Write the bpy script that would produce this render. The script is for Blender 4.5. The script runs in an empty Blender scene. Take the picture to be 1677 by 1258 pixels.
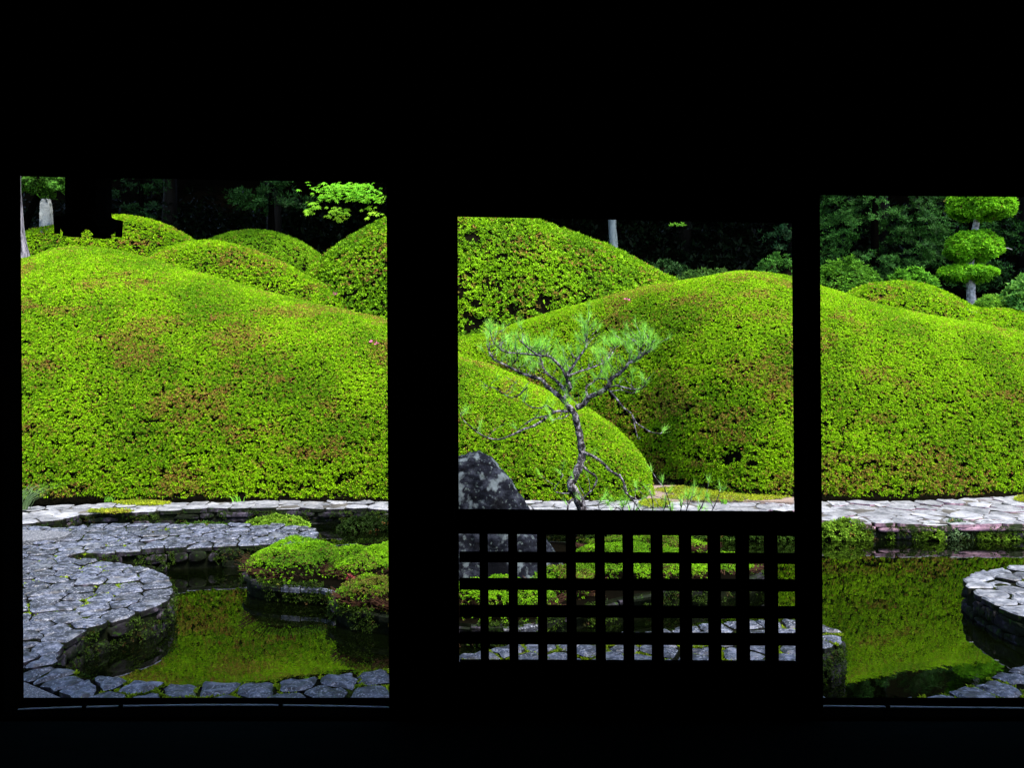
import bpy, bmesh, math, random
import numpy as np
from mathutils import Vector, Matrix

random.seed(7)
rng = np.random.default_rng(7)
scene = bpy.context.scene
COL = scene.collection
R = math.radians

# ------------------------------------------------------------------ camera
F, CX, HY, CZ = 1350.0, 838.5, 560.0, 2.25        # focal length and horizon row in photo pixels, eye height
cam_d = bpy.data.cameras.new('camera')
cam = bpy.data.objects.new('camera', cam_d)
COL.objects.link(cam)
cam.location = (0, 0, CZ)
cam.rotation_euler = (R(90), 0, 0)
cam_d.sensor_width = 36
cam_d.lens = 36 * F / 1677
cam_d.shift_y = -(629 - HY) / 1677
cam_d.clip_start = 0.05
cam_d.clip_end = 600
scene.camera = cam

# ------------------------------------------------------------------ sky, sun, exposure
SUN_EL, SUN_AZ = R(61), R(138)                    # azimuth measured from +Y (straight out) towards +X
w = bpy.data.worlds.new('World')
scene.world = w
w.use_nodes = True
nt = w.node_tree
bg = nt.nodes['Background']
sky = nt.nodes.new('ShaderNodeTexSky')
sky.sky_type = 'NISHITA'
sky.sun_disc = False
sky.sun_elevation = SUN_EL
sky.sun_rotation = SUN_AZ
sky.dust_density = 2.0
sky.ozone_density = 1.0
nt.links.new(sky.outputs[0], bg.inputs[0])
bg.inputs[1].default_value = 0.10
sun_d = bpy.data.lights.new('sun', 'SUN')
sun_d.energy = 1.5
sun_d.angle = R(14)
sun_d.color = (1.0, 0.95, 0.86)
sun = bpy.data.objects.new('sun', sun_d)
COL.objects.link(sun)
sd = Vector((math.sin(SUN_AZ) * math.cos(SUN_EL), math.cos(SUN_AZ) * math.cos(SUN_EL), math.sin(SUN_EL)))
sun.rotation_euler = sd.to_track_quat('Z', 'Y').to_euler()
sun.location = sd * 60
scene.view_settings.view_transform = 'Standard'
scene.view_settings.look = 'None'
scene.view_settings.gamma = 1
scene.view_settings.use_curve_mapping = False
scene.view_settings.exposure = 2.8
scene.render.engine = 'CYCLES'
scene.cycles.max_bounces = 6
scene.cycles.diffuse_bounces = 3
scene.cycles.glossy_bounces = 3
scene.cycles.transmission_bounces = 3
scene.cycles.caustics_reflective = False
scene.cycles.caustics_refractive = False


# ------------------------------------------------------------------ helpers
def at(x, y, d):
    return Vector(((x - CX) * d / F, d, CZ - (y - HY) * d / F))


def gp(x, y, z):
    d = F * (CZ - z) / (y - HY)
    return Vector(((x - CX) * d / F, d, z))


def vnoise(p, scale, seed=0):
    """trilinear value noise, p (N,3) -> (N,) in 0..1"""
    q = np.asarray(p, dtype=np.float64) * scale + seed * 17.31
    i = np.floor(q).astype(np.int64)
    f = q - i
    f = f * f * (3 - 2 * f)
    out = np.zeros(len(q))
    for dx in (0, 1):
        for dy in (0, 1):
            for dz in (0, 1):
                a = (i[:, 0] + dx) * 374761393 + (i[:, 1] + dy) * 668265263 + (i[:, 2] + dz) * 2147483647 + seed * 1274126177
                a = (a ^ (a >> 13)) * 1274126177
                a = (a ^ (a >> 16)) & 0xFFFF
                wt = (f[:, 0] if dx else 1 - f[:, 0]) * (f[:, 1] if dy else 1 - f[:, 1]) * (f[:, 2] if dz else 1 - f[:, 2])
                out += wt * a / 65535.0
    return out


def fbm(p, scale, seed=0, oct=3):
    s = np.zeros(len(p)); a = 1; t = 0
    for k in range(oct):
        s += a * vnoise(p, scale * 2 ** k, seed + k); t += a; a *= .5
    return s / t


def unit(v):
    return v / np.maximum(np.linalg.norm(v, axis=-1, keepdims=True), 1e-9)


def set_props(o, label=None, cat=None, group=None, kind=None):
    if label: o['label'] = label
    if cat: o['category'] = cat
    if group: o['group'] = group
    if kind: o['kind'] = kind
    return o


def link(name, me, mat=None, parent=None, loc=(0, 0, 0)):
    o = bpy.data.objects.new(name, me)
    COL.objects.link(o)
    if mat is not None and me is not None and not me.materials:
        me.materials.append(mat)
    o.location = loc
    if parent is not None:
        o.parent = parent
    return o


def thing(name, label, cat, loc=(0, 0, 0), group=None):
    o = bpy.data.objects.new(name, None)
    COL.objects.link(o)
    o.location = loc
    o.empty_display_size = .1
    return set_props(o, label, cat, group)


def np_mesh(name, V, Q, colors=None, smooth=False):
    """V (n,3), Q (m,k) int faces all with k corners, colors (n,3) per vertex"""
    V = np.asarray(V, dtype=np.float32); Q = np.asarray(Q, dtype=np.int32)
    me = bpy.data.meshes.new(name)
    me.vertices.add(len(V))
    me.vertices.foreach_set('co', V.ravel())
    k = Q.shape[1]
    me.loops.add(Q.size)
    me.loops.foreach_set('vertex_index', Q.ravel())
    me.polygons.add(len(Q))
    me.polygons.foreach_set('loop_start', np.arange(0, Q.size, k, dtype=np.int32))
    me.polygons.foreach_set('loop_total', np.full(len(Q), k, dtype=np.int32))
    if smooth:
        me.polygons.foreach_set('use_smooth', np.ones(len(Q), dtype=bool))
    me.update(calc_edges=True)
    if colors is not None:
        a = me.color_attributes.new('tint', 'FLOAT_COLOR', 'POINT')
        c = np.ones((len(V), 4), dtype=np.float32)
        c[:, :3] = colors
        a.data.foreach_set('color', c.ravel())
    return me


def poly_mesh(name, V, Fs, smooth=False):
    me = bpy.data.meshes.new(name)
    me.from_pydata([tuple(v) for v in V], [], Fs)
    if smooth:
        for p in me.polygons: p.use_smooth = True
    me.update()
    return me


def local(V, loc):
    return np.asarray(V, dtype=np.float64) - np.asarray(loc, dtype=np.float64)


def prism(corners, y0, y1):
    """corners: (x,z) loop; straight prism from depth y0 to y1"""
    n = len(corners)
    V = [(x, y0, z) for x, z in corners] + [(x, y1, z) for x, z in corners]
    Fs = [list(range(n))[::-1], list(range(n, 2 * n))]
    Fs += [[i, (i + 1) % n, n + (i + 1) % n, n + i] for i in range(n)]
    return V, Fs


def box(x0, x1, y0, y1, z0, z1):
    return prism([(x0, z0), (x1, z0), (x1, z1), (x0, z1)], y0, y1)


def bevel(me, wid, seg=1):
    bm = bmesh.new(); bm.from_mesh(me)
    bmesh.ops.recalc_face_normals(bm, faces=bm.faces)
    bmesh.ops.bevel(bm, geom=list(bm.edges), offset=wid, segments=seg, affect='EDGES', profile=.6)
    bm.to_mesh(me); bm.free()
    return me


def tube(pts, radii, sides=7, rough=0.0, seed=0):
    """lumpy tube through points; returns V, quads"""
    pts = [np.array(p, float) for p in pts]
    r = np.random.default_rng(seed)
    V = []; Q = []
    n = len(pts)
    up = np.array([.31, .9, .2])
    for i, p in enumerate(pts):
        t = pts[min(i + 1, n - 1)] - pts[max(i - 1, 0)]
        t = t / (np.linalg.norm(t) + 1e-9)
        a = np.cross(t, up); a /= (np.linalg.norm(a) + 1e-9)
        b = np.cross(t, a)
        for k in range(sides):
            th = 2 * math.pi * k / sides
            rr = radii[i] * (1 + rough * (r.random() - .5))
            V.append(p + rr * (math.cos(th) * a + math.sin(th) * b))
    for i in range(n - 1):
        for k in range(sides):
            k2 = (k + 1) % sides
            Q.append([i * sides + k, i * sides + k2, (i + 1) * sides + k2, (i + 1) * sides + k])
    base = len(V)
    V.append(pts[-1]); V.append(pts[0])
    for k in range(sides):
        k2 = (k + 1) % sides
        Q.append([(n - 1) * sides + k, (n - 1) * sides + k2, base, base])
        Q.append([k2, k, base + 1, base + 1])
    return np.array(V), Q


def tube_mesh(name, pts, radii, sides=7, rough=0.0, seed=0, loc=(0, 0, 0)):
    V, Q = tube(pts, radii, sides, rough, seed)
    Fs = [q if q[2] != q[3] else q[:3] for q in Q]
    return poly_mesh(name, local(V, loc), Fs, True)


def smooth_line(pts, n):
    """Catmull-Rom resample"""
    P = [np.array(p, float) for p in pts]
    P = [2 * P[0] - P[1]] + P + [2 * P[-1] - P[-2]]
    m = len(P) - 3
    out = []
    for k in range(n):
        u = k / (n - 1) * m
        i = min(int(u), m - 1); t = u - i
        p0, p1, p2, p3 = P[i:i + 4]
        out.append(.5 * ((2 * p1) + (-p0 + p2) * t + (2 * p0 - 5 * p1 + 4 * p2 - p3) * t * t + (-p0 + 3 * p1 - 3 * p2 + p3) * t ** 3))
    return out


# ------------------------------------------------------------------ materials
def new_mat(name):
    m = bpy.data.materials.new(name)
    m.use_nodes = True
    m.node_tree.nodes.clear()
    return m, m.node_tree.nodes, m.node_tree.links


def out_node(N, L, sh):
    o = N.new('ShaderNodeOutputMaterial')
    L.new(sh, o.inputs['Surface'])


def leaf_mat(name, gain=(1, 1, 1), trans=.35, rough=.55, spec=.25):
    m, N, L = new_mat(name)
    at_ = N.new('ShaderNodeAttribute'); at_.attribute_name = 'tint'
    mul = N.new('ShaderNodeMix'); mul.data_type = 'RGBA'; mul.blend_type = 'MULTIPLY'
    mul.inputs[0].default_value = 1
    L.new(at_.outputs['Color'], mul.inputs[6]); mul.inputs[7].default_value = (*gain, 1)
    p = N.new('ShaderNodeBsdfPrincipled')
    L.new(mul.outputs[2], p.inputs['Base Color'])
    p.inputs['Roughness'].default_value = rough
    p.inputs['Specular IOR Level'].default_value = spec
    tr = N.new('ShaderNodeBsdfTranslucent')
    L.new(mul.outputs[2], tr.inputs['Color'])
    mx = N.new('ShaderNodeMixShader'); mx.inputs[0].default_value = trans
    L.new(p.outputs[0], mx.inputs[1]); L.new(tr.outputs[0], mx.inputs[2])
    out_node(N, L, mx.outputs[0])
    return m


def noise_mat(name, cols, scale=4.0, detail=6, rough=.85, bump=.4, bump_scale=30, spec=.3, obj_var=0.0, extra=None, stretch=(1, 1, 1)):
    """cols: list of (pos, rgb) for a noise-driven ramp"""
    m, N, L = new_mat(name)
    tc = N.new('ShaderNodeTexCoord')
    geo = N.new('ShaderNodeNewGeometry')
    mp = N.new('ShaderNodeMapping'); mp.inputs['Scale'].default_value = stretch
    L.new(geo.outputs['Position'], mp.inputs['Vector'])
    nz = N.new('ShaderNodeTexNoise'); nz.inputs['Scale'].default_value = scale; nz.inputs['Detail'].default_value = detail
    nz.inputs['Roughness'].default_value = .65
    L.new(mp.outputs[0], nz.inputs['Vector'])
    rp = N.new('ShaderNodeValToRGB')
    while len(rp.color_ramp.elements) < len(cols):
        rp.color_ramp.elements.new(.5)
    for e, (p_, c) in zip(rp.color_ramp.elements, cols):
        e.position = p_; e.color = (*c, 1)
    L.new(nz.outputs['Fac'], rp.inputs[0])
    col = rp.outputs['Color']
    if obj_var:
        oi = N.new('ShaderNodeObjectInfo')
        hs = N.new('ShaderNodeHueSaturation')
        mr = N.new('ShaderNodeMapRange'); mr.inputs[3].default_value = 1 - obj_var; mr.inputs[4].default_value = 1 + obj_var
        L.new(oi.outputs['Random'], mr.inputs[0])
        L.new(mr.outputs[0], hs.inputs['Value'])
        L.new(col, hs.inputs['Color'])
        col = hs.outputs['Color']
    if extra:
        for (sc_, lo, hi, c) in extra:                       # patches of another colour (lichen, moss, stains, painted highlights)
            n2 = N.new('ShaderNodeTexNoise'); n2.inputs['Scale'].default_value = sc_; n2.inputs['Detail'].default_value = 5
            L.new(geo.outputs['Position'], n2.inputs['Vector'])
            m2 = N.new('ShaderNodeMapRange'); m2.inputs[1].default_value = lo; m2.inputs[2].default_value = hi
            L.new(n2.outputs['Fac'], m2.inputs[0])
            mi = N.new('ShaderNodeMix'); mi.data_type = 'RGBA'
            L.new(m2.outputs[0], mi.inputs[0]); L.new(col, mi.inputs[6]); mi.inputs[7].default_value = (*c, 1)
            col = mi.outputs[2]
    p = N.new('ShaderNodeBsdfPrincipled')
    L.new(col, p.inputs['Base Color'])
    p.inputs['Roughness'].default_value = rough
    p.inputs['Specular IOR Level'].default_value = spec
    if bump:
        nb = N.new('ShaderNodeTexNoise'); nb.inputs['Scale'].default_value = bump_scale; nb.inputs['Detail'].default_value = 6
        L.new(mp.outputs[0], nb.inputs['Vector'])
        b = N.new('ShaderNodeBump'); b.inputs['Strength'].default_value = bump; b.inputs['Distance'].default_value = .02
        L.new(nb.outputs['Fac'], b.inputs['Height']); L.new(b.outputs[0], p.inputs['Normal'])
    out_node(N, L, p.outputs[0])
    return m


M = {}
M['leaf'] = leaf_mat('leaf_azalea', trans=.4, rough=.6, spec=.07)
M['leaf_soft'] = leaf_mat('leaf_soft', trans=.45, spec=.1)
M['leaf_dark'] = leaf_mat('leaf_dark', trans=.15, rough=.6, spec=.06)
M['needle'] = leaf_mat('pine_needle', trans=.3, rough=.5)
M['petal'] = leaf_mat('petal', trans=.4, rough=.6)
M['twigs'] = noise_mat('shrub_inner_shade', [(.3, (.0012, .0014, .0007)), (.7, (.005, .0042, .0024))], scale=14, bump=.8, bump_scale=40, spec=0)  # near-black: the shade inside shrubs is put into this colour
M['stone'] = noise_mat('slate_stone', [(.38, (.005, .006, .0115)), (.5, (.02, .0245, .041)), (.62, (.08, .088, .12))], scale=14, detail=12, rough=.55,  # pale highlights, dark shadows and blue skylight put into the slate colours
                       bump=1, bump_scale=13, spec=.45, obj_var=.55, extra=[(75, .55, .64, (.15, .16, .19)), (9, .54, .62, (.007, .008, .0125)), (3.2, .6, .7, (.10, .108, .125))], stretch=(1, 1.6, 1))
M['lilac_stone'] = noise_mat('lilac_stone', [(.34, (.015, .012, .018)), (.5, (.045, .037, .052)), (.64, (.11, .095, .12))], scale=9, detail=10, rough=.8,
                             bump=1, bump_scale=14, spec=.1, obj_var=.4, extra=[(12, .52, .6, (.006, .009, .003))])
M['pale_stone'] = noise_mat('pale_stone', [(.32, (.06, .063, .072)), (.5, (.145, .148, .16)), (.68, (.225, .225, .23))], scale=8, detail=10, rough=.7,
                            bump=.9, bump_scale=18, spec=.3, obj_var=.28, extra=[(4, .58, .66, (.055, .057, .063))])
M['mid_stone'] = noise_mat('mid_stone', [(.34, (.025, .027, .035)), (.5, (.075, .08, .096)), (.66, (.16, .165, .18))], scale=11, detail=11, rough=.55,
                           bump=1, bump_scale=15, spec=.45, obj_var=.4, extra=[(6, .58, .66, (.02, .021, .026))])
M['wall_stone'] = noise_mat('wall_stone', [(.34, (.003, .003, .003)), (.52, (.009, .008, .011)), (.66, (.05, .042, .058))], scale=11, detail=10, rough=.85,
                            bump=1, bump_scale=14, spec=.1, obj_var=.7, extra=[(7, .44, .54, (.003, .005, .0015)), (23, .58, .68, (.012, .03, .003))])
M['pink_stone'] = noise_mat('pink_stone', [(.32, (.06, .04, .05)), (.5, (.16, .095, .125)), (.68, (.24, .155, .19))], scale=7, detail=9, rough=.85, bump=.8, bump_scale=18, spec=.15, obj_var=.35, extra=[(8, .52, .6, (.012, .018, .006))])
M['mortar'] = noise_mat('joint_soil', [(.35, (.002, .0025, .0015)), (.5, (.006, .007, .004)), (.6, (.02, .032, .003)), (.78, (.05, .07, .004))], scale=3.2, detail=7, rough=.95, bump=.8, bump_scale=60, spec=0)
M['pale_mortar'] = noise_mat('pale_joint_soil', [(.35, (.03, .03, .028)), (.6, (.08, .075, .066)), (.8, (.08, .10, .015))], scale=3, rough=.95, bump=.5, bump_scale=50, spec=0)
M['wet_wall'] = noise_mat('wet_wall', [(.3, (.0015, .002, .001)), (.55, (.004, .006, .002)), (.75, (.014, .02, .004))], scale=9, rough=.9, bump=1, bump_scale=14, spec=.05)
M['soil'] = noise_mat('soil', [(.3, (0.00105, 0.00105, 0.0007)), (.7, (0.0028, 0.002275, 0.0014))], scale=2, rough=.95, bump=.5, bump_scale=12, spec=0)  # soil darkened so its colour carries the shade under the wood
M['bare_earth'] = noise_mat('bare_earth', [(.3, (0.12, 0.09, 0.075)), (.7, (0.195, 0.15, 0.1275))], scale=5, rough=.95, bump=.5, bump_scale=40, spec=0)
M['gravel'] = noise_mat('gravel', [(.3, (.025, .028, .034)), (.55, (.10, .105, .12)), (.72, (.24, .245, .255))], scale=55, detail=3, rough=.9, bump=1, bump_scale=70, spec=.2)
M['rock'] = noise_mat('lichen_rock', [(.36, (.0006, .0008, .0018)), (.5, (.003, .0038, .0068)), (.64, (.018, .021, .03))], scale=7, detail=13, rough=.9, bump=1, bump_scale=5,
                      spec=.06, extra=[(9, .55, .63, (.055, .068, .076)), (30, .6, .68, (.045, .058, .058)), (2.6, .53, .62, (.0008, .001, .002))], stretch=(1, 1, 1.8))
M['stele'] = noise_mat('stele_stone', [(.3, (.14, .155, .16)), (.7, (.24, .26, .265))], scale=9, rough=.9, bump=.7, bump_scale=22, spec=.1)
M['bark'] = noise_mat('pine_bark', [(.38, (.004, .0035, .004)), (.5, (.034, .03, .035)), (.61, (.21, .2, .22))], scale=24, detail=7, rough=.9, bump=1, bump_scale=60, spec=.1)
M['pale_bark'] = noise_mat('pale_bark', [(.4, (.012, .012, .017)), (.5, (.12, .115, .135)), (.7, (.26, .25, .275))], scale=5, detail=8, rough=.9, bump=1, bump_scale=20, spec=.1, stretch=(4, 4, .5))
M['grey_bark'] = noise_mat('grey_bark', [(.35, (.06, .08, .085)), (.6, (.13, .16, .17))], scale=5, detail=8, rough=.9, bump=1, bump_scale=20, spec=.15, stretch=(4, 4, .5))
M['mottled_bark'] = noise_mat('mottled_bark', [(.35, (.09, .09, .09)), (.5, (.25, .25, .26)), (.7, (.5, .5, .5))], scale=14, detail=8, rough=.9, bump=1, bump_scale=30, spec=.15)
M['dark_bark'] = noise_mat('dark_bark', [(.35, (.0004, .0004, .0003)), (.7, (.0014, .0012, .001))], scale=5, rough=1, bump=1, bump_scale=20, spec=0, stretch=(4, 4, .5))
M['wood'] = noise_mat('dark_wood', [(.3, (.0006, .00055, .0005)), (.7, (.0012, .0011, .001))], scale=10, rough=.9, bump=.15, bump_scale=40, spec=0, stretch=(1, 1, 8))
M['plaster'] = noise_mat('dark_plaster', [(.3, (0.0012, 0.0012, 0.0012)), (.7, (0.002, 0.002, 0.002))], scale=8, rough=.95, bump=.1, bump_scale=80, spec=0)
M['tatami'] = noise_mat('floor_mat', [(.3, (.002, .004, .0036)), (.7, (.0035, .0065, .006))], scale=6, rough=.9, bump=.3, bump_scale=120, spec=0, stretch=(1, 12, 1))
M['strip'] = noise_mat('metal_strip', [(.3, (.55, .62, .66)), (.7, (.72, .8, .84))], scale=20, rough=.45, bump=.05, bump_scale=60, spec=.5)
M['bronze'] = noise_mat('bronze', [(.3, (0.0012, 0.0012, 0.0012)), (.7, (0.0024, 0.0027, 0.0024))], scale=12, rough=.7, bump=.3, bump_scale=60, spec=0)
M['tile'] = noise_mat('roof_tile', [(.3, (.03, .03, .035)), (.7, (.06, .06, .065))], scale=10, rough=.7, bump=.2, bump_scale=40, spec=.2)

# water: near-black pond with a green body, faint ripples, real mirror reflection
mw, N, L = new_mat('pond_water')
p = N.new('ShaderNodeBsdfPrincipled')
p.inputs['Base Color'].default_value = (.0006, .0011, .0002, 1)
p.inputs['Roughness'].default_value = .006
p.inputs['IOR'].default_value = 1.95
p.inputs['Specular IOR Level'].default_value = .5
geo = N.new('ShaderNodeNewGeometry')
mp = N.new('ShaderNodeMapping'); mp.inputs['Scale'].default_value = (1.6, 1, 1)
L.new(geo.outputs['Position'], mp.inputs['Vector'])
nz = N.new('ShaderNodeTexNoise'); nz.inputs['Scale'].default_value = 9; nz.inputs['Detail'].default_value = 3
L.new(mp.outputs[0], nz.inputs['Vector'])
b = N.new('ShaderNodeBump'); b.inputs['Strength'].default_value = .016; b.inputs['Distance'].default_value = .02
L.new(nz.outputs['Fac'], b.inputs['Height']); L.new(b.outputs[0], p.inputs['Normal'])
out_node(N, L, p.outputs[0])
M['water'] = mw


# ------------------------------------------------------------------ leaves
def leaf_cloud(P, A, nleaf=6, length=.028, width=.012, elev=(15, 60), cols=None, jit=.18, fold=.25, seed=1, drop=0.0, tri=False):
    """P (n,3) rosette centres, A (n,3) axes, cols (n,3): returns V, Q, C with nleaf diamond leaves per rosette"""
    r = np.random.default_rng(seed)
    n = len(P)
    A = unit(A)
    ref = np.where(np.abs(A[:, 2:3]) > .9, np.array([[1., 0, 0]]), np.array([[0, 0, 1.]]))
    B = unit(np.cross(A, ref)); Cc = np.cross(A, B)
    k = nleaf
    ph = (np.arange(k)[None, :] * 2.399 + r.random((n, 1)) * 6.28 + r.normal(0, .3, (n, k)))
    el = np.radians(r.uniform(elev[0], elev[1], (n, k)))
    rad = np.cos(ph)[..., None] * B[:, None] + np.sin(ph)[..., None] * Cc[:, None]
    dr = unit(rad * np.cos(el)[..., None] + A[:, None] * np.sin(el)[..., None])
    sd_ = unit(np.cross(dr, A[:, None] + r.normal(0, .25, (n, k, 3))))
    nn = np.cross(sd_, dr)
    ln = length * r.uniform(.65, 1.25, (n, k, 1)); wd = width * r.uniform(.7, 1.3, (n, k, 1))
    base = P[:, None] + dr * ln * .12
    tip = base + dr * ln - nn * ln * .15 * drop
    mid = base + dr * ln * .5
    l_ = mid + sd_ * wd * .5 + nn * wd * fold
    r_ = mid - sd_ * wd * .5 + nn * wd * fold
    m = n * k
    if tri:
        q_ = base + dr * ln * .28
        V = np.stack([q_ - sd_ * wd * .6, tip, q_ + sd_ * wd * .6], axis=2).reshape(-1, 3)
        C = np.clip(cols[:, None] * (1 + r.normal(0, jit, (n, k, 1))), .001, 1)
        return V, np.arange(m * 3).reshape(m, 3), np.repeat(C.reshape(-1, 3), 3, axis=0)
    V = np.stack([base, r_, tip, l_], axis=2).reshape(-1, 3)
    Q = np.arange(m * 4).reshape(m, 4)
    C = cols[:, None] * (1 + r.normal(0, jit, (n, k, 1)))
    C = np.clip(np.repeat(C.reshape(-1, 3), 4, axis=0), .001, 1)
    return V, Q, C


def palette(P, seed, bright, mid, brown, brown_amt=.5, scale=1.6):
    """leaf colours of their own: fresh tips, older leaves, brown burnt patches"""
    r = np.random.default_rng(seed)
    n = len(P)
    a = fbm(P, scale, seed, 3)[:, None]
    t = np.clip((a - .5) * 2.0 + .56 + r.normal(0, .36, (n, 1)), 0, 1)
    c = np.array(bright) * t + np.array(mid) * (1 - t)
    b1 = fbm(P * np.array([.8, 1, 1.9]), scale * 1.2, seed + 5, 5)
    pb = np.clip((b1 - .545) * 6, 0, .55) * brown_amt + .10 * brown_amt
    q = ((r.random(n) < pb) * r.uniform(.45, .95, n))[:, None]
    return c * (1 - q) + np.array(brown) * q


def sample_grid(G, dens, seed, keep=None):
    """G (nu,nv,3) grid; random points by area with smooth normals"""
    r = np.random.default_rng(seed)
    a = G[:-1, :-1]; b_ = G[1:, :-1]; c = G[1:, 1:]; d = G[:-1, 1:]
    area = np.linalg.norm(np.cross(c - a, d - b_), axis=-1) * .5
    if keep is not None: area = area * keep
    tot = area.sum(); n = int(tot * dens)
    cdf = np.cumsum(area.ravel()) / tot
    idx = np.searchsorted(cdf, r.random(n))
    i, j = np.unravel_index(np.clip(idx, 0, area.size - 1), area.shape)
    u = r.random((n, 1)); v = r.random((n, 1))
    P = a[i, j] * (1 - u) * (1 - v) + b_[i, j] * u * (1 - v) + c[i, j] * u * v + d[i, j] * (1 - u) * v
    Nn = unit(np.cross(c - a, d - b_))
    Nn = Nn[i, j]
    return P, Nn


UP = np.array([0, 0, 1.0])


def grid_mesh(name, G, loc):
    nu, nv = G.shape[:2]
    V = local(G.reshape(-1, 3), loc)
    i = np.arange(nu * nv).reshape(nu, nv)
    Q = np.stack([i[:-1, :-1], i[1:, :-1], i[1:, 1:], i[:-1, 1:]], -1).reshape(-1, 4)
    return np_mesh(name, V, Q, smooth=True)


BRIGHT = (.24, .452, .004); MID = (.08, .20, .003); BROWN = (.25, .105, .035)


def shell_leaves(name, G, dens, mat, parent, loc, seed, length=.03, width=.013, nleaf=6, bright=BRIGHT, mid=MID, brown=BROWN,
                 brown_amt=.75, gap=.33, gap_scale=13, keep=None, depth=.024, holes=(), elev=(15, 60), scale=1.6, tri=False):
    P, Nn = sample_grid(G, dens, seed, keep)
    flip = (Nn[:, 2] < 0) & (np.abs(Nn[:, 2]) > .2)
    Nn[flip] *= -1
    r = np.random.default_rng(seed + 3)
    g = fbm(P * np.array([.75, .75, 1.4]), gap_scale, seed + 9, 3)
    dpt = np.where(g < gap, 1, 0)
    gap = gap - .09 + .19 * np.clip(1 - Nn[:, 2] * 1.25, 0, 1)          # older, barer growth on the steep sides; gaps also imitate their shade
    k = (g > gap - .02) | (r.random(len(P)) < .2)
    dpt = np.where(g < gap, 1, 0)
    for (hx, hy, hz, hr) in holes:
        dist = np.linalg.norm((P - np.array([hx, hy, hz])) * np.array([.8, .5, 1.1]), axis=1)
        k &= (dist > hr * (0.7 + .6 * g)) | (r.random(len(P)) < .05)
    P, Nn, g, dpt = P[k], Nn[k], g[k], dpt[k]
    n = len(P)
    off = -np.abs(r.normal(0, depth, n)) + .02 - dpt * r.random(n) * .05 + (fbm(P, 3.2, seed + 21, 2) - .5) * .05
    P = P + Nn * off[:, None]
    A = Nn * .75 + UP * .45 + r.normal(0, .42, (n, 3))
    C = palette(P, seed, bright, mid, brown, brown_amt, scale)
    V, Q, C = leaf_cloud(P, A, nleaf, length, width, elev, C, seed=seed + 4, tri=tri)
    o = link(name, np_mesh(name, local(V, loc), Q, C), mat, parent)
    o['kind'] = 'stuff'
    return o


# ================================================================== THE SETTING
def ground_z(x, y):
    z = np.interp(y, [-30, 10.95, 14, 18, 21, 40, 90], [-.5, -.5, -.5, -.5, -.5, -.5, -.5])
    return z


xs = np.linspace(-90, 90, 61); ys = np.concatenate([np.linspace(-40, 10, 8), np.linspace(11, 30, 30), np.linspace(32, 140, 22)])
GX, GY = np.meshgrid(xs, ys, indexing='ij')
prof = np.interp(GY, [-40, 10.3, 10.75, 10.9, 12.2, 14, 18, 21, 40, 90, 140], [-.5, -.5, -.45, .17, .26, 1.2, 2.6, 3.3, 14.5, 40, 52])
GZ = prof + np.where(GY > 13, (fbm(np.stack([GX, GY, GX * 0], -1).reshape(-1, 3), .25, 3).reshape(GX.shape) - .5) * .8, 0)
gr = grid_mesh('ground', np.stack([GX, GY, GZ], -1), (0, 0, 0))
set_props(link('ground', gr, M['soil']), kind='structure')

V, Fs = box(-9.5, 9.5, 3.1, 10.86, -.02, 0)
wv = poly_mesh('pond_water', [(-9.5, 3.1, 0), (9.5, 3.1, 0), (9.5, 10.86, 0), (-9.5, 10.86, 0)], [[0, 1, 2, 3]])
set_props(link('pond_water', wv, M['water']), kind='structure')


# ---------------------------------------------------------------- crazy paving
def inside(poly, p):
    x, y = p; c = False; n = len(poly); j = n - 1
    for i in range(n):
        xi, yi = poly[i]; xj, yj = poly[j]
        if (yi > y) != (yj > y) and x < (xj - xi) * (y - yi) / (yj - yi) + xi:
            c = not c
        j = i
    return c


def seg_dist(poly, p):
    P = np.array(poly); Q = np.roll(P, -1, 0); q = np.array(p)
    d = Q - P; t = np.clip(((q - P) * d).sum(1) / np.maximum((d * d).sum(1), 1e-9), 0, 1)
    return np.min(np.linalg.norm(P + d * t[:, None] - q, axis=1))


def resample(poly, step, closed=True):
    P = [np.array(p, float) for p in poly]
    if closed: P = P + [P[0]]
    seg = [np.linalg.norm(P[i + 1] - P[i]) for i in range(len(P) - 1)]
    tot = sum(seg); n = max(3, int(round(tot / step)))
    cum = np.concatenate([[0], np.cumsum(seg)])
    s = np.linspace(0, tot, n + (0 if closed else 1), endpoint=not closed)
    A = np.array(P)
    return np.stack([np.interp(s, cum, A[:, 0]), np.interp(s, cum, A[:, 1])], -1)


def area2(poly):
    P = np.array(poly); Q = np.roll(P, -1, 0)
    return .5 * np.sum(P[:, 0] * Q[:, 1] - Q[:, 0] * P[:, 1])


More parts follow.
